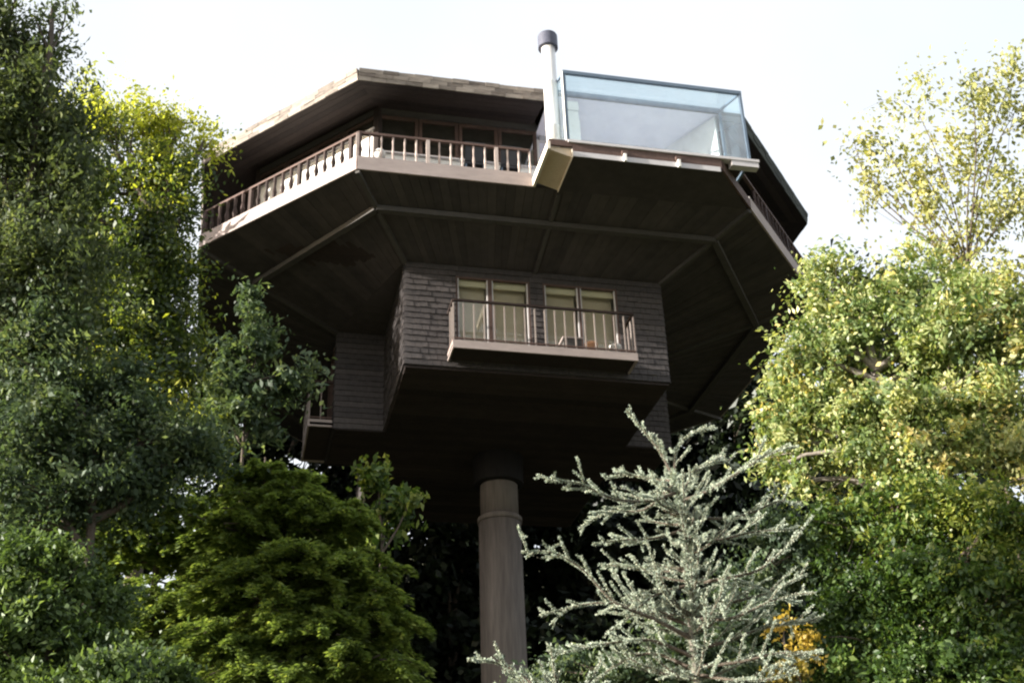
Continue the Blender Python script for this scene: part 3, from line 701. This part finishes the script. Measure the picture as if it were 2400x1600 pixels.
tree('broad_tree', 'broad tree with sunlit yellow-green top in front of the roof left corner', (-7.98, -15.52, 0.00),  # tint shift of the top blobs paints the sun onto them
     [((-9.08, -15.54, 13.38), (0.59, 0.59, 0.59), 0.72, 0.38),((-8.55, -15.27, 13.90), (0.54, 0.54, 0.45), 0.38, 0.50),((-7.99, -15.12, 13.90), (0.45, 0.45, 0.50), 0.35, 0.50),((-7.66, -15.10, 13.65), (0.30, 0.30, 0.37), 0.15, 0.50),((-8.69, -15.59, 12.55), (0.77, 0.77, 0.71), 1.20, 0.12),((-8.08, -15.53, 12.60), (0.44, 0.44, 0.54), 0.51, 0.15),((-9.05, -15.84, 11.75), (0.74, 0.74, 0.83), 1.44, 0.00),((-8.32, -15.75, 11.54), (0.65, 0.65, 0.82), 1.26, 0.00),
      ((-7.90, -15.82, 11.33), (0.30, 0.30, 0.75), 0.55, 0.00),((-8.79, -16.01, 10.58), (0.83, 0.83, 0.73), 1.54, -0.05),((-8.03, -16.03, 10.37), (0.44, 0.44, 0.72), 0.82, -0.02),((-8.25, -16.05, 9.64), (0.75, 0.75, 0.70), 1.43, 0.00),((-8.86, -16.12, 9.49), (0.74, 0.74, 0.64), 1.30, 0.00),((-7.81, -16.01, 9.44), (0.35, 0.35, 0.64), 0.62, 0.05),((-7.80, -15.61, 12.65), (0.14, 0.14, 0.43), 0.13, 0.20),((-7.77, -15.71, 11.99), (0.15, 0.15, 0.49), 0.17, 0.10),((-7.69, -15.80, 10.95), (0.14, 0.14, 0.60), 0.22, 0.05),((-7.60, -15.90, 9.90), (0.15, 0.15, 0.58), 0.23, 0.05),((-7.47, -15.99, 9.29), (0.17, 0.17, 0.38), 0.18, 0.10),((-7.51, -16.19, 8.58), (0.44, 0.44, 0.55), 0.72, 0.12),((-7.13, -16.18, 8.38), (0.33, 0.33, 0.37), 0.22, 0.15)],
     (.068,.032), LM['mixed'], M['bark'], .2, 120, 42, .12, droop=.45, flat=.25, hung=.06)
tree('blue_green_tree', 'dull blue-green leafy tree at the left, below the tall grey-green one', (-8.18, -19.05, 0.00),
     [((-8.93, -19.16, 7.85), (0.59, 0.59, 0.46), 1.17, 0.00),((-8.71, -19.13, 7.40), (0.68, 0.68, 0.50), 1.50, 0.00),((-8.10, -19.05, 7.35), (0.54, 0.54, 0.45), 1.08, 0.00),((-7.57, -19.00, 7.07), (0.45, 0.45, 0.40), 0.80, 0.08),((-8.78, -19.14, 6.79), (0.62, 0.62, 0.44), 1.26, -0.08),((-8.14, -19.15, 6.69), (0.57, 0.57, 0.44), 1.17, -0.05),((-7.64, -19.11, 6.52), (0.48, 0.48, 0.34), 0.77, -0.05),((-8.45, -19.29, 6.18), (0.56, 0.56, 0.38), 1.04, -0.12),((-7.29, -18.99, 6.72), (0.31, 0.31, 0.29), 0.29, 0.00)],
     (.06,.029), LM['blue'], M['bark'], .15, 115, 42, .10, droop=.4, flat=.3)
tree('slender_tree', 'slender dark-leaved tree standing in front of the left balcony', (-6.86, -14.48, 0.00),
     [((-6.83, -14.48, 11.11), (0.26, 0.26, 0.37), 0.21, 0.00),((-6.61, -14.48, 10.55), (0.39, 0.39, 0.37), 0.32, 0.00),((-7.09, -14.48, 10.51), (0.25, 0.25, 0.25), 0.10, -0.10),((-5.95, -14.50, 10.27), (0.23, 0.23, 0.20), 0.08, 0.25),((-6.33, -14.49, 10.01), (0.38, 0.38, 0.31), 0.27, 0.00),((-6.94, -14.48, 10.04), (0.44, 0.44, 0.42), 0.42, 0.05),((-6.95, -14.48, 9.43), (0.49, 0.49, 0.41), 0.48, 0.12),((-6.54, -14.48, 9.45), (0.31, 0.31, 0.31), 0.16, 0.00)],
     (.10,.045), LM['blue'], M['bark'], .08, 150, 24, .10, droop=.5, flat=.3)
tree('leafy_branch_tree', 'dim broad-leaved sapling reaching into the dark beside the column', (-5.16, -15.57, 0.00),
     [((-5.02, -15.58, 8.05), (0.26, 0.26, 0.25), 0.16, 0.05),((-4.60, -15.64, 7.93), (0.20, 0.20, 0.13), 0.06, 0.15),((-4.93, -15.59, 7.69), (0.25, 0.25, 0.18), 0.13, 0.00),((-5.17, -15.57, 7.40), (0.28, 0.28, 0.25), 0.20, 0.10)],
     (.10,.05), LM['green'], M['bark'], .06, 190, 22, .07, droop=.5, flat=.3, top=(-5.06, -15.58, 7.57)[2])
tree('green_bush', 'fresh green small-leaved bush filling the lower left corner', (-7.97, -23.46, 0.00),
     [((-7.95, -23.46, 4.23), (0.27, 0.27, 0.21), 0.70, 0.00),((-7.72, -23.43, 4.09), (0.30, 0.30, 0.21), 0.77, 0.00),((-8.01, -23.57, 3.93), (0.32, 0.32, 0.24), 0.96, -0.02),((-7.51, -23.41, 4.00), (0.16, 0.16, 0.12), 0.24, 0.00),((-7.74, -23.53, 3.80), (0.34, 0.34, 0.23), 1.04, -0.05),((-7.50, -23.51, 3.74), (0.24, 0.24, 0.18), 0.54, -0.05),((-7.90, -23.66, 3.55), (0.36, 0.36, 0.20), 0.98, -0.05)],
     (.034,.018), LM['bush'], M['bark'], .06, 130, 46, .045, droop=.1, flat=.5, cat='bush')
tree('green_bush', 'low rounded green bush at the bottom edge, right of the corner bush', (-7.28, -23.99, 0.00),
     [((-7.31, -23.99, 3.45), (0.27, 0.27, 0.16), 0.66, 0.05),((-7.09, -23.98, 3.44), (0.20, 0.20, 0.14), 0.40, 0.05),((-7.49, -24.01, 3.35), (0.24, 0.24, 0.16), 0.60, 0.00),((-7.21, -23.99, 3.30), (0.34, 0.34, 0.19), 0.98, 0.00)],
     (.032,.018), LM['bush'], M['bark'], .04, 140, 46, .042, droop=.1, flat=.5, cat='bush')

def sprays(name, label, base, tops, fan, mat, bark, trunk_r, group=None):
    """feathery conifer: tiers of drooping fronds; fan: (start, reach, azimuth0, azimuth1, count)"""
    root = tag(empty(name, base), label, 'tree', group); base = np.array(base)
    tb = MB(); top = np.array(tops)-base
    tb.tube([(0,0,-.2), top*.5+np.array([.06,0,0]), top*.85, top], [trunk_r, trunk_r*.7, trunk_r*.3, trunk_r*.08], 8)
    C, Dv = [], []
    for ctr, reach, n, tilt in fan:
        c = np.array(ctr)-base
        for k in range(n):
            az = rng.uniform(0, 2*math.pi); R_ = reach*rng.uniform(.5, 1.05)
            dv = np.array([math.cos(az), math.sin(az), 0])
            st = c+rng.normal(size=3)*np.array([.15, .15, .1])
            t = np.linspace(0, 1, 9)[:, None]
            line = st+dv*R_*t+np.array([0, 0, 1])*(tilt*R_*t-.45*R_*t*t)
            if k % 3 == 0: tb.tube([line[0], line[4], line[8]], [.012, .008, .003], 4)
            side = np.array([-dv[1], dv[0], 0])
            m_ = 230
            tt = rng.uniform(.12, 1, m_)**.8; sd = rng.normal(0, .16, m_)*R_*(1.05-tt)+rng.normal(0, .02, m_)
            pos = st+dv*R_*tt[:, None]+np.array([0,0,1])*((tilt*R_*tt-.45*R_*tt*tt)-np.abs(sd)*.25+rng.normal(0, .022, m_))[:, None]+side*sd[:, None]
            C.append(pos); dd = dv+side*(np.sign(sd)*rng.uniform(.2, 1.1, m_))[:, None]+np.array([0,0,-.35]); Dv.append(dd+rng.normal(size=(m_, 3))*.25)
    C = np.concatenate(C); d = unit(np.concatenate(Dv)); n = len(C)
    nr = rng.normal(size=(n, 3))*.5+np.array([0, 0, 1.0]); nr = unit(nr-d*(nr*d).sum(1, keepdims=True)); s = np.cross(d, nr)
    L = rng.uniform(.05, .10, n)[:, None]; w_ = rng.uniform(.014, .028, n)[:, None]
    q = np.stack([C-d*L*.5, C+s*w_*.6, C+d*L*.5, C-s*w_*.6], 1)
    tb.build('trunk', bark, root, smooth=True)
    cr = quads_object('crown', q, np.clip(rng.normal(.45, .2, n), 0, 1), mat, root); cr['kind'] = 'stuff'
    return root
sprays('feathery_conifer', 'feathery olive-green conifer with drooping sprays left of the column', (-6.34, -18.39, 0.00), (-6.54, -18.38, 7.17),
       [((-6.57, -18.38, 6.92),.42,34,.25),((-6.33, -18.39, 6.60),.6,46,.2),((-6.80, -18.38, 6.39),.6,46,.2),((-5.84, -18.42, 6.47),.45,40,.2),((-6.08, -18.40, 6.04),.7,64,.15),((-5.61, -18.54, 5.88),.5,50,.15),((-6.58, -18.48, 5.72),.8,56,.12),((-5.40, -18.66, 5.40),.46,50,.12),
        ((-5.98, -18.61, 5.36),.8,70,.1),((-6.80, -18.58, 5.13),.8,56,.1),((-5.57, -18.74, 4.99),.65,60,.1),((-6.29, -18.69, 4.82),.85,66,.1)], LM['hemlock'], M['bark'], .13)
sprays('feathery_conifer', 'darker feathery conifer behind the green bushes at the lower left', (-7.70, -17.61, 0.00), (-7.55, -17.60, 7.04),
       [((-7.49, -17.59, 6.84),.5,30,.2),((-7.85, -17.62, 6.43),.6,28,.15),((-7.27, -17.59, 6.42),.5,28,.15),((-8.09, -17.64, 6.65),.6,30,.15),((-7.52, -17.60, 5.79),.9,46,.1),((-7.95, -17.83, 5.44),.9,40,.1),((-7.12, -17.78, 5.12),.9,46,.1),((-7.01, -17.68, 5.97),.6,30,.1)], LM['hemlock'], M['bark'], .12)

# --- right side of the view
tree('golden_tree', 'big sunlit yellow-green tree overlapping the right side of the house', (4.10, -12.46, 0.00),
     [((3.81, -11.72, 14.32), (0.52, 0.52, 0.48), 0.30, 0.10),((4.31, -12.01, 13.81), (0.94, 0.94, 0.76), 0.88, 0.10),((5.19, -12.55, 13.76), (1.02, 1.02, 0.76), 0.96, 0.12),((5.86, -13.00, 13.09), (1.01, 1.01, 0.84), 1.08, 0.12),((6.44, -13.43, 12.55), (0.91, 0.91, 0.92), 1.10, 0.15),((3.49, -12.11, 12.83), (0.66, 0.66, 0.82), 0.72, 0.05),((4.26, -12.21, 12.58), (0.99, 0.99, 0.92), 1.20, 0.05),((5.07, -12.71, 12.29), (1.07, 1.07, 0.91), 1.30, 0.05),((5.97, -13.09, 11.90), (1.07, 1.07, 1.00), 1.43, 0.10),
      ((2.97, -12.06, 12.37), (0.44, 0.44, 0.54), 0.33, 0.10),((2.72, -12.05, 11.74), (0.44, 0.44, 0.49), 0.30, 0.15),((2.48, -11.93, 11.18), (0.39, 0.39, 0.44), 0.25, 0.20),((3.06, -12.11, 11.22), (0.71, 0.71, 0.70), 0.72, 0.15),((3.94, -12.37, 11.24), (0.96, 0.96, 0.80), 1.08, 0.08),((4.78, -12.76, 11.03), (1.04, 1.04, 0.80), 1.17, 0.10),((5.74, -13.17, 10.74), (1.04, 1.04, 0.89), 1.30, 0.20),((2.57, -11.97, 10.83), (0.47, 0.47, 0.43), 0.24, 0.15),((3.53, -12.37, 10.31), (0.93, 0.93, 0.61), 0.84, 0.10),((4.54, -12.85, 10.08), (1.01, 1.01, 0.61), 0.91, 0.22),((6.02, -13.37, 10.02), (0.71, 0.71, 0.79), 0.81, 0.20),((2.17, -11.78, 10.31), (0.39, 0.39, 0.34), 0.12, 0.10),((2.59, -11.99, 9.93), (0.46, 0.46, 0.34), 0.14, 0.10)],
     (.098,.052), LM['gold'], M['bark_grey'], .24, 110, 40, .15, droop=.35, flat=.2)
tree('birch', 'slender birch with sparse pale golden leaves at the upper right', (8.07, -9.67, 0.00),
     [((8.22, -9.77, 20.59), (1.09, 1.09, 1.21), 0.27, 0.10),((9.22, -10.52, 20.90), (1.20, 1.20, 1.10), 0.27, 0.00),((9.80, -10.99, 19.84), (1.18, 1.18, 1.55), 0.41, 0.00),((7.35, -9.18, 20.29), (0.65, 0.65, 0.72), 0.07, 0.00),((8.01, -9.63, 19.15), (1.17, 1.17, 0.94), 0.28, 0.10),((8.89, -10.27, 18.80), (1.27, 1.27, 1.17), 0.35, 0.10),((9.44, -10.69, 17.61), (0.93, 0.93, 1.26), 0.32, 0.00),((7.91, -9.56, 17.98), (0.73, 0.73, 0.81), 0.16, 0.15),((8.72, -10.13, 17.21), (1.03, 1.03, 0.91), 0.22, 0.05),((7.95, -9.59, 16.68), (0.81, 0.81, 0.68), 0.21, 0.10),((8.96, -10.32, 15.99), (1.11, 1.11, 0.89), 0.38, 0.10),((10.12, -11.26, 21.33), (0.66, 0.66, 0.61), 0.06, 0.00),((6.92, -8.91, 20.31), (0.54, 0.54, 0.36), 0.06, 0.00),((6.97, -8.94, 18.78), (0.63, 0.63, 0.47), 0.13, 0.10),((6.99, -8.95, 19.27), (0.43, 0.43, 0.43), 0.02, 0.00),((8.35, -9.87, 15.87), (1.20, 1.20, 0.67), 0.35, 0.10)],
     (.125,.07), LM['birch'], M['bark'], .075, 150, 15, .2, droop=.9, flat=0, hung=.2, twig=7, p=.6, top=(9.33, -10.61, 16.96)[2])
tree('green_tree', 'mid-green leafy tree below the golden one at the lower right', (2.13, -16.53, 0.00),
     [((1.75, -16.30, 7.94), (0.67, 0.67, 0.48), 0.77, 0.10),((2.41, -16.70, 7.81), (0.73, 0.73, 0.48), 0.84, 0.15),((2.95, -17.07, 7.51), (0.67, 0.67, 0.61), 0.99, 0.15),((1.29, -16.04, 7.46), (0.55, 0.55, 0.54), 0.72, 0.00),((1.89, -16.38, 7.24), (0.73, 0.73, 0.54), 0.96, 0.05),((2.51, -16.77, 7.01), (0.78, 0.78, 0.60), 1.17, 0.10),((0.96, -16.09, 6.77), (0.54, 0.54, 0.53), 0.72, -0.17),((1.56, -16.42, 6.57), (0.77, 0.77, 0.59), 1.17, -0.12),((2.20, -16.81, 6.30), (0.77, 0.77, 0.59), 1.17, -0.12),((2.86, -17.01, 6.49), (0.60, 0.60, 0.66), 1.00, 0.05),((1.05, -16.36, 5.95), (0.70, 0.70, 0.52), 0.96, -0.22),((1.71, -16.74, 5.76), (0.75, 0.75, 0.51), 1.04, -0.17),((2.43, -17.08, 5.63), (0.70, 0.70, 0.58), 1.08, -0.17),((0.59, -16.13, 5.73), (0.52, 0.52, 0.45), 0.63, -0.10),((1.23, -16.58, 5.31), (0.74, 0.74, 0.38), 0.78, -0.05),((1.96, -17.01, 5.22), (0.74, 0.74, 0.38), 0.78, -0.05)],
     (.072,.038), LM['green'], M['bark'], .16, 120, 42, .11, droop=.25, flat=.4)
tree('amber_shrub', 'small amber-orange autumn shrub glowing behind the pale cedar', (-1.08, -19.32, 0.00),
     [((-1.17, -19.27, 5.13), (0.16, 0.16, 0.15), 0.08, 0.05),((-1.34, -19.19, 5.32), (0.14, 0.14, 0.11), 0.03, 0.10),((-1.29, -19.22, 4.84), (0.27, 0.27, 0.20), 0.24, -0.35)], (.045,.026), LM['amber'], M['bark'], .04, 200, 30, .05, cat='shrub')
tree('dark_bush', 'dark green bush at the bottom edge between column and cedar', (-2.55, -16.08, 0.00),
     [((-2.82, -16.00, 5.63), (0.60, 0.60, 0.30), 0.55, 0.00),((-2.18, -16.19, 5.49), (0.65, 0.65, 0.36), 0.72, 0.00),((-1.52, -16.42, 5.71), (0.65, 0.65, 0.42), 0.84, 0.00),((-0.64, -16.22, 6.39), (0.68, 0.68, 0.56), 1.08, 0.00),((0.50, -15.64, 7.32), (0.55, 0.55, 0.88), 1.17, -0.20),((-0.83, -16.69, 5.40), (0.70, 0.70, 0.42), 0.91, 0.00)],
     (.07,.035), LM['blue'], M['bark'], .08, 120, 42, .11, cat='bush')

# --- pale cedar in front of the column
def smooth(pts, k=4):
    """Catmull-Rom through the waypoints"""
    p = [np.array(q, float) for q in pts]; p = [2*p[0]-p[1]]+p+[2*p[-1]-p[-2]]; out = []
    for i in range(1, len(p)-2):
        for t in np.linspace(0, 1, k, endpoint=False):
            out.append(.5*((2*p[i])+(p[i+1]-p[i-1])*t+(2*p[i-1]-5*p[i]+4*p[i+1]-p[i+2])*t*t+(3*p[i]-p[i-1]-3*p[i+1]+p[i+2])*t**3))
    return out+[p[-2]]
def cedar(label, base, trunk, branches, seed, filler=0):
    """trunk and one part per branch; each branch carries its twigs, thick cords of short needles"""
    r = np.random.default_rng(seed); root = tag(empty('blue_cedar', base), label, 'tree'); base = np.array(base, float)
    tp = smooth([base-[0, 0, .2]]+[np.array(q) for q in trunk], 5); n = len(tp)
    tb = MB(); tb.tube([p-base for p in tp], [.032*(1-i/(n-1))**.9+.006 for i in range(n)], 8)
    tb.build('trunk', M['bark_grey'], root, smooth=True)
    def needles(segs, parent):
        Cc, Dd = [], []
        for (p0, p1, rr) in segs:
            ln = np.linalg.norm(p1-p0); m_ = max(2, int(ln/.0075)); t = np.linspace(0, 1, m_)+r.normal(0, .01, m_)
            pos = p0+(p1-p0)*t[:, None]; axd = unit(p1-p0)
            for rep_ in range(8):
                d = unit(unit(r.normal(size=(m_, 3)))+axd*.35)*rr*r.uniform(.6, 1.25, (m_, 1)); Cc.append(pos); Dd.append(d)
        Cc, Dd = np.concatenate(Cc), np.concatenate(Dd); m_ = len(Cc)
        s_ = unit(np.cross(Dd, r.normal(size=(m_, 3)))); w_ = r.uniform(.0018, .0034, m_)[:, None]
        co = np.stack([Cc-s_*w_*.7, Cc+s_*w_*.7, Cc+Dd+s_*w_, Cc+Dd-s_*w_], 1)
        nd = quads_object('needles', co, np.clip(r.normal(.5, .2, m_), 0, 1), LM['cedar'], parent); nd['kind'] = 'stuff'
    def grow(pts, rad0, twl, gap, bare=.12):
        line = smooth(pts, 4); m_ = len(line); line = [p-base for p in line]
        acc = [0.0]
        for i in range(1, m_): acc.append(acc[-1]+np.linalg.norm(line[i]-line[i-1]))
        Ln = acc[-1]
        wd = MB(); wd.tube(line, [rad0*(1-q/Ln)+.004 for q in acc], 5)
        segs = [(line[i], line[i+1], .019) for i in range(m_-1) if acc[i] > bare*Ln]
        sdist = bare*Ln+gap*.3; side = 1
        while sdist < Ln*.985:
            i = max(k for k in range(m_-1) if acc[k] <= sdist); f = (sdist-acc[i])/max(1e-6, acc[i+1]-acc[i])
            st = line[i]+(line[i+1]-line[i])*f; ax = unit(line[i+1]-line[i])
            lat = unit(np.cross(ax, [0, 0, 1.0])+1e-6)
            u = sdist/Ln; tl = twl*r.uniform(.45, 1.15)*(1.05-.65*u)
            d = unit(ax*r.uniform(.35, 1.0)+lat*side*r.uniform(.35, 1.0)+np.array([0, 0, r.uniform(-.25, .95)]))
            q = [st+d*tl*v+np.array([0, 0, -.05*tl*v*v]) for v in np.linspace(0, 1, 5)]
            wd.tube(q, [.006, .006, .005, .004, .002], 4); segs += [(q[k], q[k+1], .0165) for k in range(4)]
            for jj in range(int(r.integers(0, 3))):
                k = int(r.integers(1, 4)); d3 = unit(d*.8+r.normal(size=3)*.55); e3 = q[k]+d3*tl*r.uniform(.18, .42)
                wd.tube([q[k], e3], [.004, .002], 4); segs.append((q[k], e3, .0145))
            sdist += gap*r.uniform(.6, 1.4); side = -side
        b_ = bpy.data.objects.new('branch', wd.mesh('branch', M['bark'], True)); col.objects.link(b_); b_.parent = root
        needles(segs, b_)
    needles([(tp[i]-base, tp[i+1]-base, .05) for i in range(n-1) if tp[i][2] > 3.2 for _ in range(4)], root)
    for pts, rad0, twl, gap in branches: grow([np.array(q) for q in pts], rad0*.7, twl*1.6, gap)
    for k in range(filler):                  # shorter shoots all round the stem, thicker towards the foot
        h = r.uniform(.15, .96); i = int(h*(n-1)); p0 = tp[i]; az = r.uniform(0, 2*math.pi); L_ = (.75*(1-h)+.2)*r.uniform(.45, 1.05)
        d = np.array([math.cos(az), math.sin(az), 0])
        up_ = r.uniform(.15, .7); grow([p0, p0+d*L_*.35+np.array([0, 0, .1*L_]), p0+d*L_*.72+np.array([0, 0, (.1+.5*up_)*L_]), p0+d*L_*.9+np.array([0, 0, (.15+up_)*L_])], .010, .2, .085, .02)
cedar('pale blue-grey cedar with bare spiky branches in front of the column', (-3.07, -21.49, 0.00),
      [(-3.19, -21.45, 4.15), (-3.16, -21.46, 4.71), (-3.15, -21.46, 5.26), (-3.18, -21.45, 5.64), (-3.21, -21.44, 5.90)],
      [([(-3.21, -21.44, 5.86), (-3.30, -21.41, 6.11), (-3.44, -21.41, 6.31), (-3.57, -21.42, 6.47)], .016, .14, .05),
       ([(-3.20, -21.44, 5.88), (-3.14, -21.41, 6.14), (-2.99, -21.42, 6.29), (-2.78, -21.45, 6.34)], .014, .13, .05),
       ([(-3.19, -21.45, 5.72), (-3.49, -21.55, 5.59), (-3.80, -21.60, 5.57), (-4.09, -21.62, 5.68), (-4.36, -21.60, 5.70)], .02, .28, .085),
       ([(-3.20, -21.45, 5.80), (-3.43, -21.25, 5.63), (-3.68, -21.07, 5.67), (-3.92, -20.94, 5.56)], .016, .2, .08),
       ([(-3.19, -21.45, 5.82), (-3.32, -21.24, 5.92), (-3.50, -21.07, 6.02), (-3.65, -20.97, 6.02)], .014, .18, .08),
       ([(-3.16, -21.46, 5.39), (-3.46, -21.51, 5.28), (-3.71, -21.47, 5.27), (-3.96, -21.45, 5.23)], .016, .22, .085),
       ([(-3.16, -21.46, 5.03), (-3.40, -21.26, 5.09), (-3.62, -21.14, 5.16), (-3.79, -21.03, 5.21)], .016, .24, .085),
       ([(-3.17, -21.45, 4.46), (-3.53, -21.54, 4.60), (-3.85, -21.54, 4.73), (-4.07, -21.52, 4.98), (-4.31, -21.51, 5.12), (-4.55, -21.45, 5.14)], .024, .32, .095),
       ([(-3.17, -21.46, 4.57), (-3.50, -21.23, 4.77), (-3.86, -21.11, 4.85), (-4.31, -20.99, 4.77)], .02, .26, .09),
       ([(-3.17, -21.45, 4.32), (-3.56, -21.47, 4.45), (-3.94, -21.40, 4.42), (-4.29, -21.36, 4.35)], .022, .32, .09),
       ([(-3.18, -21.45, 4.22), (-3.46, -21.24, 4.41), (-3.75, -21.10, 4.33), (-3.98, -20.97, 4.15)], .02, .3, .09),
       ([(-3.16, -21.46, 4.92), (-3.49, -21.45, 4.81), (-3.71, -21.42, 4.63), (-3.87, -21.43, 4.52)], .016, .24, .09),
       ([(-3.18, -21.45, 5.64), (-3.01, -21.63, 5.66), (-2.81, -21.82, 5.75), (-2.62, -21.96, 5.85), (-2.48, -22.08, 5.89)], .02, .28, .085),
       ([(-3.20, -21.45, 5.82), (-2.99, -21.42, 5.94), (-2.74, -21.42, 6.04), (-2.59, -21.42, 5.95)], .014, .18, .08),
       ([(-3.17, -21.46, 5.53), (-2.91, -21.50, 5.48), (-2.63, -21.57, 5.51), (-2.37, -21.64, 5.61), (-2.18, -21.68, 5.57)], .02, .27, .085),
       ([(-3.16, -21.46, 5.33), (-2.96, -21.65, 5.24), (-2.71, -21.81, 5.26), (-2.46, -21.98, 5.23)], .018, .26, .085),
       ([(-3.16, -21.46, 4.92), (-3.00, -21.74, 4.88), (-2.78, -21.94, 4.89), (-2.60, -22.08, 5.02), (-2.49, -22.19, 5.12)], .022, .34, .09),
       ([(-3.16, -21.46, 4.71), (-2.87, -21.47, 4.77), (-2.55, -21.55, 4.84), (-2.23, -21.65, 4.98)], .02, .3, .09),
       ([(-3.16, -21.46, 4.64), (-2.95, -21.71, 4.57), (-2.70, -21.92, 4.65), (-2.46, -22.09, 4.68)], .02, .3, .09),
       ([(-3.17, -21.45, 4.39), (-2.87, -21.47, 4.47), (-2.59, -21.54, 4.56), (-2.19, -21.67, 4.59)], .02, .3, .09),
       ([(-3.18, -21.45, 4.25), (-2.90, -21.67, 4.24), (-2.64, -21.84, 4.27), (-2.41, -22.01, 4.19)], .022, .32, .09),
       ([(-3.18, -21.45, 4.19), (-2.99, -21.74, 4.08), (-2.82, -21.93, 4.04), (-2.65, -22.11, 4.05)], .02, .3, .09)], 3, 60)
cedar('second small cedar whose pale tip just shows below the column', (-4.30, -21.71, 0.00),
      [(-4.34, -21.71, 3.62), (-4.42, -21.68, 3.88), (-4.51, -21.66, 3.98)],
      [([(-4.51, -21.66, 3.98), (-4.63, -21.63, 4.11), (-4.82, -21.59, 4.21), (-5.02, -21.55, 4.24)], .014, .13, .06),
       ([(-4.44, -21.68, 3.91), (-4.59, -21.74, 3.99), (-4.72, -21.71, 4.01), (-4.88, -21.68, 3.98)], .014, .16, .07),
       ([(-4.41, -21.69, 3.81), (-4.23, -21.74, 3.93), (-4.10, -21.77, 4.00)], .014, .2, .08)], 8, 8)

# --- dark evergreens behind and below the house, and unseen ones added at the left for shade
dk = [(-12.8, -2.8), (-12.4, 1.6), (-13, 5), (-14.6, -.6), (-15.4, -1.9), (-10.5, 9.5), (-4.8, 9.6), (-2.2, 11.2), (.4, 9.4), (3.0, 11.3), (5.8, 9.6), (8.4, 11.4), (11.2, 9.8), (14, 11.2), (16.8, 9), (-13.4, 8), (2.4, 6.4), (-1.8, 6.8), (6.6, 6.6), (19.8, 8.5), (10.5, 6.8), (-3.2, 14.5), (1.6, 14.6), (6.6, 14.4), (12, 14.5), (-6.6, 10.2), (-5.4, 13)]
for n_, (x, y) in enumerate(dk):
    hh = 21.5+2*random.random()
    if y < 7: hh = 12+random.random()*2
    if n_ < 5: hh = 22.6  # unseen trees at the left, added to shade column, lower storey and deck
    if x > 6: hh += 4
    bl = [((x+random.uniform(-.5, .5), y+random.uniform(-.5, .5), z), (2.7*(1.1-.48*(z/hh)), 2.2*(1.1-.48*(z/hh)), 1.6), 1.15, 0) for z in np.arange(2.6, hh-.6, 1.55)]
    tree('dark_evergreen', 'dark evergreen tree in the deep shade behind the house, or added beside it to cast shade', (x, y, float(ground_height(np.array(x), np.array(y)))), bl, (.34,.17), LM['dark'], M['bark'], .22, 50, 30, .36, droop=.4, flat=.2, group='dark evergreens behind the house and unseen ones added for shade', p=.4, twig=3)
